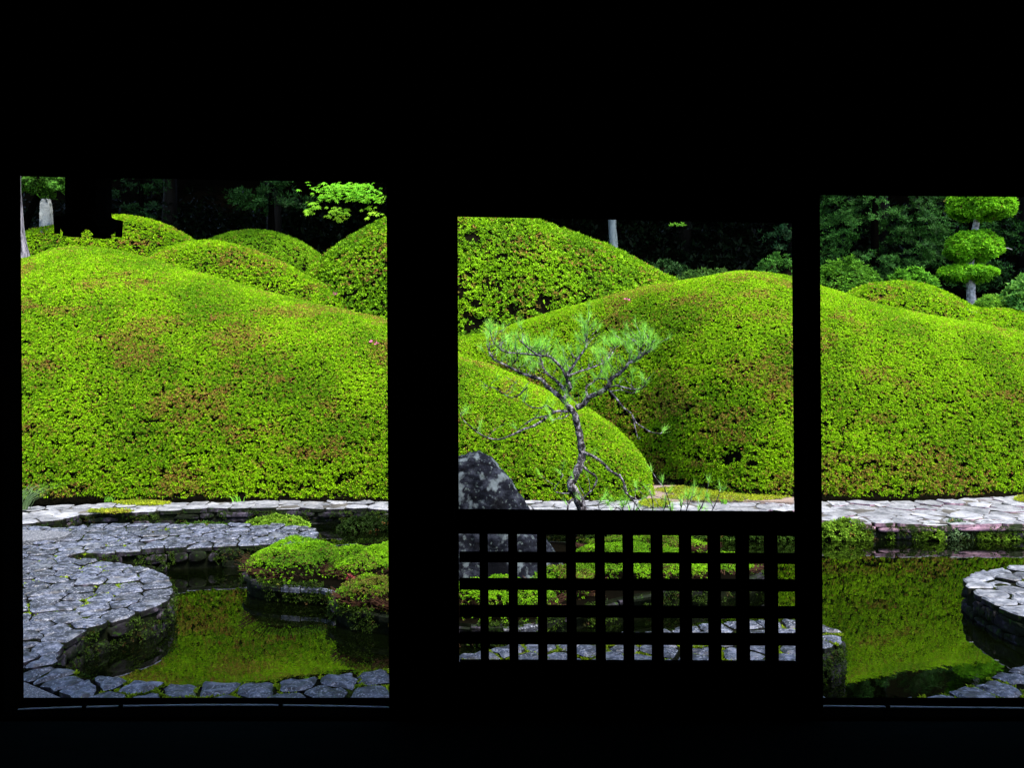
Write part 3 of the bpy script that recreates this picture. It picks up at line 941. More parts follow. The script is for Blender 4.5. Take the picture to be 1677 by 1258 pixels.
for i, (px, d, rx, ry, top, lab, ba) in enumerate(cush):
    X = (px - CX) * d / F; zt = CZ - (top - HY) * (d + ry * .2) / F
    c = (X, d, ZI - .02)
    t, G = leafy_dome('low_shrub', lab, 'shrub', c, rx, ry, zt - ZI + .02, 7500, 300 + i, group='low shrubs on the islet', undercut=0.0, bare=.62, nleaf=5, tri=True, length=.0145, width=.0075,
                      brown_amt=ba * 1.3, gap=.33, gap_scale=14, depth=.02, **MOSS)
    add_twigs(t, c, rx, ry, zt - ZI, 150, 400 + i, z_hi=.85)

# red maple seedling leaf on the near cushion
cR = at(573, 946, 6.5)
t = thing('red_seedling', 'tiny red leaved seedling poking out beside the near islet cushion', 'plant', cR)
V, Q, C = leaf_cloud(np.array([[0, 0, .01], [.02, -.01, .0], [-.015, 0, -.01]]), np.array([[0, -.5, 1], [.4, -.5, .7], [-.4, -.5, .8]]), 6, .024, .011, (5, 40), np.array([[.14, .012, .014]] * 3), seed=5)
link('leaves', np_mesh('leaves', V, Q, C), M['petal'], t)
link('stem', tube_mesh('stem', [(0, .02, -.12), (0, .01, -.05), (0, 0, .01)], [.003, .002, .002], 5), M['red_twig'], t)

# plants hanging at the waterline of the far bank
bankp = [
    (455, 851, 9.85, .40, .16, .15, 'feathery light green plant at the foot of the far bank above the stone tongue'),
    (335, 852, 9.9, .30, .10, .06, 'thin dark weeds at the foot of the far bank left of the feathery plant'),
    (600, 850, 9.85, .34, .12, .12, 'dark leafy plant on the far bank wall just left of the post'),
    (1380, 864, 9.42, .30, .12, .20, 'dense round leaved plant on the bank at the left edge of the right opening'),
    (1456, 869, 9.42, .05, .06, .10, 'small tuft growing from the pink bank wall'),
    (1520, 872, 9.40, .22, .10, .14, 'low green plant on the bank left of the grey green bush'),
    (1560, 866, 9.42, .20, .12, .18, 'grey green bush overhanging the pink bank wall'),
    (1630, 869, 9.42, .32, .12, .15, 'light green grassy plant at the waterline near the right frame edge'),
    (1705, 869, 9.42, .30, .12, .17, 'broad green plant at the waterline running out of the right frame edge'),
    (1240, 868, 9.42, .55, .12, .17, 'dark green plants on the far bank seen through the right end of the lattice'),
    (1060, 866, 9.45, .75, .12, .15, 'dim plants on the far bank seen through the middle of the lattice'),
]
for i, (px, py, d, rx, ry, h, lab) in enumerate(bankp):
    X = (px - CX) * d / F
    c = (X, d, .01)
    br = (.16, .30, .02) if i not in (6,) else (.10, .17, .07)
    if i in (1, 9, 10): br = (.06, .13, .015)
    if i == 2: br = (.02, .045, .006)
    leafy_dome('bank_plant', lab, 'plant', c, rx, ry, h, 3000, 500 + i, group='plants along the far bank', undercut=-.1, nleaf=5, length=.032, width=.016, gap=.3, gap_scale=12,
               bright=br, mid=tuple(v * .4 for v in br), brown_amt=.05, mat=M['leaf'])

# looser bushes behind the mounds
leafy_dome('bush', 'loose mid green bush behind the long mound at the left edge of the right opening', 'shrub', (*at(1390, 476, 16.3)[:2], 2.5), 1.0, .7, CZ - (432 - HY) * 16.3 / F - 2.5, 700, 601,
           group='bushes behind the mounds', length=.06, width=.028, bright=(.085, .23, .015), mid=(.03, .10, .008), brown_amt=0, gap=.4, gap_scale=4, depth=.08)
leafy_dome('bush', 'straggly bush stepping down towards the cloud pruned tree', 'shrub', (*at(1490, 490, 16.2)[:2], 2.5), .75, .5, CZ - (447 - HY) * 16.2 / F - 2.5, 700, 602,
           group='bushes behind the mounds', length=.07, width=.034, bright=(.11, .31, .02), mid=(.035, .13, .01), brown_amt=0, gap=.44, gap_scale=4, depth=.1)
leafy_dome('ball_shrub', 'small clipped ball shrub right of the cloud pruned trunk', 'shrub', (*at(1622, 500, 15.6)[:2], CZ - (503 - HY) * 15.6 / F), .26, .25, .2, 1500, 603,
           group=None, length=.05, width=.022, bright=(.14, .32, .02), mid=(.05, .15, .015), brown_amt=0)
leafy_dome('bush', 'fresh green broad leaved bush at the right frame edge', 'shrub', (*at(1690, 505, 15.4)[:2], 2.6), .62, .5, CZ - (455 - HY) * 15.4 / F - 2.6, 600, 604,
           group='bushes behind the mounds', length=.09, width=.045, bright=(.17, .36, .05), mid=(.06, .19, .03), brown_amt=0, gap=.38, gap_scale=5, depth=.1)
leafy_dome('bush', 'dim low bush in the gap between the dome shaped shrub and the long mound', 'shrub', (*at(1165, 480, 18.6)[:2], 3.0), 1.2, .6, CZ - (446 - HY) * 18.6 / F - 3.0, 520, 605,
           group='bushes behind the mounds', length=.07, width=.032, bright=(.06, .14, .02), mid=(.02, .06, .012), brown_amt=0, gap=.4, gap_scale=4, depth=.1)
leafy_dome('bush', 'dark green bush showing above the crest of the long mound beside the post', 'shrub', (*at(1275, 470, 17.5)[:2], 2.9), .85, .6, CZ - (424 - HY) * 17.5 / F - 2.9, 620, 606,
           group='bushes behind the mounds', length=.06, width=.028, bright=(.05, .16, .02), mid=(.02, .07, .012), brown_amt=0, gap=.4, gap_scale=4, depth=.1)
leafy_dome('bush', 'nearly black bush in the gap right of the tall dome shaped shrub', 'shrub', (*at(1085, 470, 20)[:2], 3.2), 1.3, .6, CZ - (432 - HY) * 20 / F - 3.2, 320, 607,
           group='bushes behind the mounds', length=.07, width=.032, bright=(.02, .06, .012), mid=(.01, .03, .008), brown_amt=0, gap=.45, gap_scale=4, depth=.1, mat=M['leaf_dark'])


# ---------------------------------------------------------------- the rock on the islet
def rock():
    c = (float(at(795, 950, 7.3)[0]), 7.35, ZI - .05)
    bm = bmesh.new()
    bmesh.ops.create_icosphere(bm, subdivisions=6, radius=1)
    P = np.array([v.co[:] for v in bm.verts])
    f = P * [1, 1, .6]
    n1 = fbm(f + 3, 1.5, 9, 3) - .5
    n2 = np.abs(fbm(f + 8, 4.5, 19, 4) - .5)
    n3 = fbm(P * [1, 1, .45] + 5, 13, 29, 3) - .5
    for v, a, b_, e_ in zip(bm.verts, n1, n2, n3):
        p = np.array(v.co[:])
        z = min(1, (p[2] + .3) / 1.3)
        zz = max(z, -.05)
        ext_r, ext_l = np.interp(zz, [0, .25, .5, .75, .92, 1], [.86, .67, .46, .29, .16, .07]), np.interp(zz, [0, .3, .7, .9, 1], [.52, .50, .34, .20, .08])
        ca, sa = math.cos(math.atan2(p[1], p[0])), math.sin(math.atan2(p[1], p[0]))
        rad = min(1, math.hypot(p[0], p[1]) / max(1e-3, math.sqrt(max(1e-6, 1 - max(-.3, p[2]) ** 2)) if p[2] < .93 else .37))
        ex = ext_r if ca > 0 else ext_l
        # blocky plan section
        sq = (abs(ca) ** 3 + abs(sa) ** 3) ** (-1 / 3)
        q = 1 + a * .5 - b_ * .35 + e_ * .07
        v.co = (ca * ex * rad * sq * q - .12 * max(z, 0), sa * (.44 - .28 * max(zz, 0)) * rad * sq * q, zz * 1.13 * (1 + a * .12 - b_ * .1 + e_ * .03))
    me = bpy.data.meshes.new('rock'); bm.to_mesh(me); bm.free()
    for p_ in me.polygons: p_.use_smooth = True
    o = link('rock', me, M['rock'], None, c)
    set_props(o, 'big dark lichen spotted rock standing on the islet beside the post', 'rock')


rock()


# ---------------------------------------------------------------- the small pine
def pine():
    D = 8.3
    S = 1258 / 350.0
    conv = lambda x, y, d: np.array(at(740 + x / S, 500 + y / S, d))
    base = conv(800, 1330, D); base[2] = ZI - .02
    t = thing('pine_tree', 'small crooked pine with sparse needles rising from the islet behind the lattice panel', 'tree', base)
    r = np.random.default_rng(88)
    px = D / F / S

    def limb(name, pts, r0, r1, dep, sides=7):
        """pts in crop pixels; dep: list of depth offsets at ends"""
        n = len(pts)
        P = [conv(x, y, D + np.interp(i, [0, n - 1], dep) + (r.normal(0, .015) if 0 < i < n - 1 else 0)) for i, (x, y) in enumerate(pts)]
        m = max(6, n * 3)
        Q = smooth_line(P, m)
        rad = np.linspace(r0, r1, m) * px * (1 + .1 * np.sin(np.arange(m) * 1.7))
        link(name, tube_mesh(name, Q, rad, sides, .25, r.integers(1e6), base), M['bark'], t)
        return Q

    trunk = [(800, 1335), (765, 1195), (735, 1120), (702, 1065), (712, 1030), (743, 965), (763, 905), (763, 845), (754, 775), (740, 715), (724, 645), (705, 615)]
    limb('trunk', trunk, 30, 17, (0, 0), 10)
    B = []
    add = lambda pts, r0, r1, dep, dens=1.0, droop=0: B.append((limb('branch', pts, r0, r1, dep), dens, droop))
    add([(708, 620), (670, 575), (640, 545), (600, 510), (560, 478), (532, 440), (485, 425), (420, 405), (360, 375), (300, 345), (250, 320), (222, 280), (205, 230)], 16, 3.5, (0, .25))
    add([(660, 560), (682, 510), (697, 478), (676, 432), (692, 392), (720, 350), (745, 310), (780, 265), (792, 225), (797, 150), (800, 110)], 14, 3, (0, -.15))
    add([(672, 505), (642, 475), (610, 440), (580, 420), (542, 380), (528, 330), (510, 290)], 12, 4, (0, .3))
    add([(676, 430), (645, 370), (600, 322), (570, 300), (520, 297), (470, 270), (430, 235), (400, 205)], 9, 3, (-.05, -.35))
    add([(682, 418), (740, 395), (800, 376), (870, 350), (910, 325), (955, 265), (965, 235)], 7, 2.5, (-.1, .3))
    add([(520, 297), (460, 290), (400, 284), (320, 278), (270, 245), (240, 210), (226, 150)], 6, 2.5, (-.2, 0))
    add([(340, 365), (375, 330), (388, 300), (385, 270)], 5, 2, (.2, .1))
    add([(732, 605), (778, 582), (800, 545), (850, 525), (900, 495), (930, 460), (942, 430), (985, 405), (1020, 370), (1042, 340), (1082, 325), (1130, 290), (1165, 262), (1175, 225)], 17, 4, (0, -.25))
    add([(797, 548), (792, 480), (830, 456), (862, 420), (888, 378), (895, 350)], 8, 3, (0, .25))
    add([(905, 490), (960, 476), (1000, 480), (1060, 495), (1115, 492), (1135, 470), (1134, 440)], 6, 2, (-.1, -.4), .6)
    add([(925, 500), (970, 552), (1010, 602), (1060, 642), (1085, 692), (1130, 722), (1175, 748), (1230, 756)], 6, 2.2, (-.1, -.4), .35)
    add([(1062, 645), (1076, 710), (1096, 792)], 4.5, 2, (-.3, -.3), .25)
    add([(1044, 340), (1048, 290), (1060, 250), (1055, 220)], 7, 2.5, (-.15, -.05))
    add([(1085, 320), (1115, 265), (1130, 200)], 4, 2, (-.2, -.3))
    add([(900, 492), (945, 505), (1000, 500), (1060, 520)], 4, 2, (-.1, .2), .5)
    add([(940, 430), (905, 435), (870, 432), (845, 440)], 6, 2.5, (-.1, .1), .6)
    add([(690, 628), (620, 625), (572, 650), (532, 680), (482, 712), (420, 732), (370, 757), (300, 786), (250, 790), (200, 776), (150, 750), (120, 722), (80, 690), (50, 652)], 9, 2.5, (0, -.35), .5)
    add([(600, 626), (560, 592), (520, 606), (470, 600), (430, 575), (418, 560)], 5, 2, (-.05, .2), .6)
    add([(570, 650), (520, 660), (470, 672), (425, 705), (385, 740)], 5, 2, (-.1, .1), .5)
    add([(690, 640), (660, 665), (620, 668), (590, 680)], 4, 2, (0, -.2), .5)
    add([(445, 482), (390, 532), (340, 542), (290, 512), (232, 482), (205, 500)], 4, 1.8, (.15, .4), .7)
    add([(765, 862), (830, 890), (890, 930), (932, 976), (982, 1005), (1020, 1060), (1030, 1110), (1075, 1160), (1110, 1215)], 10, 3, (0, -.3), .5)
    add([(985, 995), (1010, 1040), (1018, 1100), (1060, 1130), (1110, 1150)], 6, 2, (-.2, -.3), .5)
    add([(770, 948), (812, 985), (852, 1016), (832, 1080), (790, 1120), (760, 1142)], 8, 3, (0, -.15), .6)
    add([(702, 1065), (692, 1106), (640, 1106), (602, 1092), (632, 1040), (655, 1002)], 5, 2, (0, -.2), .6)
    add([(735, 1130), (700, 1150), (682, 1190), (690, 1260)], 8, 5, (0, -.1), .2)
    # young shoots from the base that rise in front of the far path
    for x0, x1, top in [(990, 1000, 1190), (1040, 1075, 1165), (1180, 1165, 1090), (1230, 1260, 1110), (1290, 1240, 1050), (1360, 1390, 1130), (1420, 1490, 1135), (1500, 1580, 1085), (1330, 1345, 1150), (850, 860, 1170)]:
        add([((x0 + 1250) / 2, 1330), (x0, 1250), ((x0 + x1) / 2 + 12, (1250 + top) / 2), (x1, top)], 5, 2, (-.1, -.25), 1.2)
    # needles: tufts on short upright twigs
    tw_V, tw_F, o_ = [], [], 0
    TP, TA = [], []
    for Q, dens, dr in B:
        n = len(Q)
        for i in range(n):
            u = i / (n - 1)
            high = np.clip((Q[i][2] - 1.6) / .7, 0, 1)
            for rep in range(3):
                pr = dens * (.2 + .5 * u) * (.25 + .9 * high)
                if i == n - 1 and rep == 0: pr = 1
                if r.random() > pr: continue
                dr_ = unit(np.array([r.normal(0, .7), r.normal(0, .6), 1.0 * r.uniform(.4, 1.3)]))
                ln = r.uniform(.05, .26) * (1 if i < n - 1 else .3)
                p1 = Q[i] + dr_ * ln
                V, F4 = tube([Q[i], (Q[i] + p1) / 2 + r.normal(0, .008, 3), p1], [.0035, .0028, .002], 4)
                tw_V.append(V); tw_F += [[k + o_ for k in (q if q[2] != q[3] else q[:3])] for q in F4]; o_ += len(V)
                if r.random() < .2: continue                       # bare twig
                TP.append(p1); TA.append(unit(dr_ + np.array([0, 0, .5])))
                if r.random() < .25:
                    TP.append(Q[i] + dr_ * ln * .6); TA.append(dr_)
    set_props(link('twigs', poly_mesh('twigs', local(np.concatenate(tw_V), base), tw_F), M['bark'], t), kind='stuff')
    TP = np.array(TP); TA = np.array(TA)
    k = 30; n = len(TP)
    d = unit(TA[:, None] * .9 + r.normal(0, .36, (n, k, 3)))
    st = TP[:, None] + TA[:, None] * r.uniform(-.05, .01, (n, k, 1))
    L2 = r.uniform(.06, .115, (n, k, 1))
    sd_ = unit(np.cross(d, r.normal(0, 1, (n, k, 3)))) * .00105
    V = np.stack([st - sd_, st + sd_, st + d * L2], 2).reshape(-1, 3)
    C = np.repeat((np.array([.20, .50, .035]) * r.uniform(.6, 1.5, (n, k, 1)) + r.uniform(0, .03, (n, k, 1)) * np.array([1, 1, 1.2])).reshape(-1, 3), 3, axis=0)
    set_props(link('needles', np_mesh('needles', local(V, base), np.arange(len(V)).reshape(-1, 3), C), M['needle'], t), kind='stuff')


pine()


# ---------------------------------------------------------------- cloud pruned tree
def cloud_tree():
    D = 16.8
    b_ = at(1592, 510, D); b_ = np.array([b_[0], D, b_[2] - .4])
    t = thing('cloud_pruned_tree', 'cloud pruned tree with three flat leaf pads on a pale mottled trunk', 'tree', b_)
    tp = [np.array(at(x, y, D)) for x, y in [(1594, 545), (1591, 500), (1590, 465), (1586, 445), (1590, 425), (1592, 400), (1602, 350), (1606, 320), (1606, 290)]]
    Q = smooth_line(tp, 22)
    link('trunk', tube_mesh('trunk', Q, np.linspace(.095, .05, 22), 10, .25, 4, b_), M['mottled_bark'], t)
    link('branch', tube_mesh('branch', [at(1590, 424, D), at(1580, 416, D - .05), at(1570, 405, D - .1)], [.04, .03, .02], 7, .2, 5, b_), M['mottled_bark'], t)
    link('branch', tube_mesh('branch', [at(1640, 408, D), at(1650, 406, D - .05), at(1658, 409, D - .1)], [.012, .01, .006], 6, .2, 6, b_), M['mottled_bark'], t)
    for i, (cx, cy, rx, top, bot) in enumerate([(1585, 449, 43, 437, 457), (1594, 409, 42, 382, 422), (1609, 345, 50, 300, 355)]):
        c = np.array(at(cx, cy, D))
        k = D / F
        up_h = (cy - top) * k; lo_h = (bot - cy) * k; rr_ = rx * k
        nu, nv = 30, 16
        G = np.zeros((nu + 1, nv, 3))
        ph = rng.random(3) * 6.28
        for a in range(nu + 1):
            an = 2 * math.pi * a / nu
            w_ = 1 + .07 * math.sin(3 * an + ph[0]) + .05 * math.sin(5 * an + ph[1])
            for j in range(nv):
                th = -math.pi / 2 + math.pi * j / (nv - 1)
                h = math.sin(th)
                flat = math.copysign(abs(h) ** .8, h)
                G[a, j] = c + [rr_ * w_ * abs(math.cos(th)) ** .6 * math.cos(an), rr_ * .8 * w_ * abs(math.cos(th)) ** .6 * math.sin(an), (up_h if h > 0 else lo_h * (1 + .5 * math.sin(4 * an + ph[2]))) * flat]
        core = c + (G - c) * .72  # near-black core, painted shade inside the pad
        pad = link('leaf_pad', grid_mesh('leaf_pad', core, b_), M['twigs'], t)
        P, Nn = sample_grid(G, 1500, 700 + i)
        Nn = unit((P - c) / np.array([rr_, rr_, .6 * (up_h + lo_h)]) ** 1.2)
        n = len(P); r = np.random.default_rng(i)
        P = P - Nn * np.abs(r.normal(0, .05, (n, 1))) + Nn * (.02 + (fbm(P, 5, 60 + i, 3) - .5)[:, None] * .16)
        g = fbm(P, 9, i, 2); kk = g > .27
        P, Nn = P[kk], Nn[kk]; n = len(P)
        A = Nn * .6 + UP * .6 + r.normal(0, .4, (n, 3))
        C = palette(P, 40 + i, (.19, .48, .012), (.08, .25, .01), (.16, .12, .03), .1, 4)
        V, Q4, C = leaf_cloud(P, A, 5, .05, .024, (5, 50), C, seed=i)
        set_props(link('leaves', np_mesh('leaves', local(V, b_), Q4, C), M['leaf'], pad), kind='stuff')


cloud_tree()


# ---------------------------------------------------------------- stele, trunks, maple
def stele():
    D = 19.4
    k = D / F
    c = at(76, 380, D)
    prof = [(-9.5, -30), (10, -30), (9.5, 4), (8.5, 30), (7, 46), (4.5, 54), (1.2, 58), (-1.5, 58), (-5.2, 55), (-8, 47), (-9.2, 32), (-9.2, 4)]
    V, Fs = prism([(x * k, z * k) for x, z in prof], -.07, .07)
    me = bevel(poly_mesh('stone_stele', V, Fs), .018, 2)
    bm = bmesh.new(); bm.from_mesh(me)
    bmesh.ops.triangulate(bm, faces=bm.faces)
    bmesh.ops.subdivide_edges(bm, edges=bm.edges, cuts=2, use_grid_fill=True)
    for v in bm.verts:
        v.co += Vector(rng.normal(0, .004, 3))
    bm.to_mesh(me); bm.free()
    for p_ in me.polygons: p_.use_smooth = True
    set_props(link('stone_stele', me, M['stele'], None, c), 'pale rounded stone stele standing behind the farthest left mound', 'monument')


stele()


def bg_tree(name, label, pts, radii, bark, crown, seed, cat='tree', group='trees of the dark wood', lens=.28, cols=((.03, .07, .012), (.012, .03, .008)), mat=None, nl=5, sides=10):
    base = np.array(pts[0])
    t = thing(name, label, cat, base, group)
    Q = smooth_line(pts, 14)
    rad = np.interp(np.linspace(0, 1, 14), np.linspace(0, 1, len(radii)), radii)
    tr = link('trunk', tube_mesh('trunk', Q, rad, sides, .12, seed, base), M[bark], t)
    r = np.random.default_rng(seed)
    if crown:
        cc, rx, ry, rz, n = crown
        cc = np.array(cc)
        for k in range(5):                                   # limbs into the crown
            a = r.uniform(0, 6.28); q0 = Q[int(r.uniform(8, 12))]
            q1 = cc + np.array([rx * .6 * math.cos(a), ry * .6 * math.sin(a), rz * r.uniform(-.3, .5)])
            link('limb', tube_mesh('limb', [q0, (q0 + q1) / 2 + [0, 0, .3], q1], [radii[-1] * .6, radii[-1] * .4, .03], 6, .1, k, base), M[bark], t)
        # clumped foliage
        nc = 70
        ctrs = unit(r.normal(0, 1, (nc, 3))) * r.uniform(.35, 1, (nc, 1)) ** .5
        P = np.repeat(ctrs, max(1, n // nc), 0) * [rx, ry, rz] + r.normal(0, .16, (nc * max(1, n // nc), 3)) * [rx, ry, rz * .6] + cc
        A = unit(P - cc) * .5 + UP * .5 + r.normal(0, .4, (len(P), 3))
        C = palette(P, seed, cols[0], cols[1], (.05, .05, .02), 0, .8)
        V, Q4, C = leaf_cloud(P, A, nl, lens, lens * .5, (0, 50), C, seed=seed)
        set_props(link('crown', np_mesh('crown', local(V, base), Q4, C), mat or M['leaf_dark'], t), kind='stuff')
    return t


# pale trunk at the left edge
bg_tree('tree', 'pale barked tree trunk cut by the left edge of the left opening', [at(34, 470, 15.6), at(31, 430, 15.6), at(27, 390, 15.6), at(24, 340, 15.6), at(22, 290, 15.6), at(20, 150, 15.6), at(20, 20, 15.6)],
        [.24, .22, .16, .135, .13, .12, .11], 'pale_bark', ((-10.8, 19.5, 11.2), 2.4, 2.0, 1.6, 1400), 801, cols=((.04, .10, .012), (.015, .04, .008)))
# grey trunk above the dome-shaped shrub
bg_tree('tree', 'slim blue grey trunk standing behind the tall dome shaped shrub', [at(1006, 440, 20.5), at(1005, 405, 20.5), at(1003, 370, 20.5), at(1002, 300, 20.5), at(1002, 150, 20.5), at(1000, 20, 20.5)],
        [.125, .11, .1, .1, .09, .08], 'grey_bark', ((2.6, 21.5, 10.2), 3.2, 2.8, 2.0, 1400), 802)
# dark wood: rows of trunks with crowns overhead that shut out the sky
wood = [(-13.5, 22), (-9.8, 23.5), (-6.4, 22), (-3.4, 24), (-0.4, 22.4), (4.9, 23.6), (7.6, 22.2), (10.6, 23.8), (14, 22.5),
        (-12, 28), (-7.5, 29), (-3, 28), (1.5, 29.5), (6, 28), (10.5, 29), (15, 28), (-16.5, 19), (16.5, 19),
        (-8, 20.4), (-3.8, 20.6), (.6, 20.2), (4.6, 20.6), (8.8, 20.4), (12.6, 20.4)]  # the trunkless last row is added overhead to darken the wood
Vt, Ft, Ct, o_ = [], [], [], 0
for i, (x, y) in enumerate(wood):
    z0 = float(np.interp(y, [18, 21, 40], [2.6, 3.3, 14.5])) - .3
    zc = 10.2 if y < 25 else 13.5
    if y == 20.4 or y == 20.6 or y == 20.2: zc = 9.6
    r = np.random.default_rng(820 + i)
    if zc != 9.6:
        V, Q = tube([(x, y, z0), (x + .05, y, z0 + 2), (x, y, z0 + 4.5), (x, y, zc)], [.24, .19, .16, .1], 8, .12, i)
        Vt.append(V); Ft += [[k + o_ for k in q] for q in Q]; Ct.append(np.tile([.004, .0035, .003], (len(V), 1))); o_ += len(V)
    rx, ry, rz = (3.1, 3.4, 2.4) if zc != 9.6 else (2.8, 2.0, 1.9)
    nc = 70
    ctrs = unit(r.normal(0, 1, (nc, 3))) * r.uniform(.35, 1, (nc, 1)) ** .5
    P = np.repeat(ctrs, 8, 0) * [rx, ry, rz] + r.normal(0, .16, (nc * 8, 3)) * [rx, ry, rz * .6] + [x, y + (.4 if zc == 9.6 else -.8), zc]
    A = UP * .8 + r.normal(0, .4, (len(P), 3))
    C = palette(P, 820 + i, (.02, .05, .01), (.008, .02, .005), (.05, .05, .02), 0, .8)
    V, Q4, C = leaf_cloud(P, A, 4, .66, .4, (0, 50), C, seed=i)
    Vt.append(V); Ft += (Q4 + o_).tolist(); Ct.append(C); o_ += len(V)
# low near-black growth added under the trees to darken the wood
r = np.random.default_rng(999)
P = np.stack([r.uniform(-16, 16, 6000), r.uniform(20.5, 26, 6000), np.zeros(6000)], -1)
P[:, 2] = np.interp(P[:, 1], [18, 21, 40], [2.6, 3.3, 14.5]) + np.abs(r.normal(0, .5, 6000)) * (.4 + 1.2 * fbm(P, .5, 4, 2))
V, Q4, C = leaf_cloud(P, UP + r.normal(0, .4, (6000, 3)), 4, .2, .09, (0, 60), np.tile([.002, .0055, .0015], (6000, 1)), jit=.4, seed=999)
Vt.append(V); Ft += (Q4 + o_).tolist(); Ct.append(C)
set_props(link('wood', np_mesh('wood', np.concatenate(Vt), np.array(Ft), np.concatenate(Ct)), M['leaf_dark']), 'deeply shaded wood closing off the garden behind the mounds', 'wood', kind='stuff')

# evergreen in the right opening and the fainter foliage masses in the wood
def spray_mass(name, label, c, r3, n, seed, length, width, bright, mid, trunk_top=True, nl=8, elev=(5, 45), mat=None, tiers=9, group='trees of the dark wood', trunk_x=None):
    c = np.array(c, float)
    gz = float(np.interp(c[1], [14, 18, 21, 40], [1.2, 2.6, 3.3, 14.5])) - .2
    tx = c[0] if trunk_x is None else trunk_x
    base = np.array([tx, c[1] + .3, gz])
    t = thing(name, label, 'tree', base, group)
    link('trunk', tube_mesh('trunk', [base, (base + c) / 2 + [0, .1, 0], c + [0, .2, r3[2] * .7]], [.14, .11, .05], 8, .15, seed, base), M['dark_bark'], t)
    r = np.random.default_rng(seed)
    # drooping sprays: each a fan of rosettes along a twig
    nb = n // 14
    a = r.uniform(0, 6.28, nb); zz = r.uniform(-1, 1, nb)
    rr_ = np.sqrt(1 - np.abs(zz) ** 2.5) * r.uniform(.55, 1.0, nb)
    S0 = np.stack([np.cos(a) * rr_, np.sin(a) * rr_, zz], -1) * r3 + c
    dirv = unit(np.stack([np.cos(a), np.sin(a), np.full(nb, -.25)], -1) + r.normal(0, .25, (nb, 3)))
    u = r.uniform(-.5, .5, (nb, 14, 1))
    P = S0[:, None] + dirv[:, None] * u * .55 + r.normal(0, .06, (nb, 14, 3)) * [1, 1, .5]
    P = P.reshape(-1, 3)
    A = np.repeat(dirv, 14, 0) * .4 + UP * .6 + r.normal(0, .3, (len(P), 3))
    tone = np.repeat(r.uniform(.55, 1.25, nb), 14)[:, None]
    C = palette(P, seed, bright, mid, (.05, .05, .02), 0, 1.2) * tone
    V, Q4, C = leaf_cloud(P, A, nl, length, width, elev, C, seed=seed)
    set_props(link('crown', np_mesh('crown', local(V, base), Q4, C), mat or M['leaf_dark'], t), kind='stuff')
    return t


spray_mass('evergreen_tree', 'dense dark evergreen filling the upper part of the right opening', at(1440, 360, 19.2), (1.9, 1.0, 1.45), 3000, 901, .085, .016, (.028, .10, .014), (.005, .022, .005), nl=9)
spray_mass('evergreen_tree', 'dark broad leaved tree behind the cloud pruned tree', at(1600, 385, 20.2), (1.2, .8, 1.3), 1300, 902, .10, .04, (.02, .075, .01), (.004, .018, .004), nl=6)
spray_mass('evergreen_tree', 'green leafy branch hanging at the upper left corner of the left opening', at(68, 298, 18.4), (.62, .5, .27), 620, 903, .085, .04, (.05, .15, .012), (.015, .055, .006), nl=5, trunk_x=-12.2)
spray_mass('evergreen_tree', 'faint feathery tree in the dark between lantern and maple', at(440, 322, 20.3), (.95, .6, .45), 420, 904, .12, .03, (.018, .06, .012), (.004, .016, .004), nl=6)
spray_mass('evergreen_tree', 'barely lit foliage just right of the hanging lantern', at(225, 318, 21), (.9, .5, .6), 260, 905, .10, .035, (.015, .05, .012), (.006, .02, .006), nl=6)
spray_mass('evergreen_tree', 'dim foliage in the upper right corner of the middle opening', at(1288, 385, 19.6), (.35, .4, .45), 220, 906, .09, .035, (.03, .09, .03), (.01, .03, .01), nl=6)


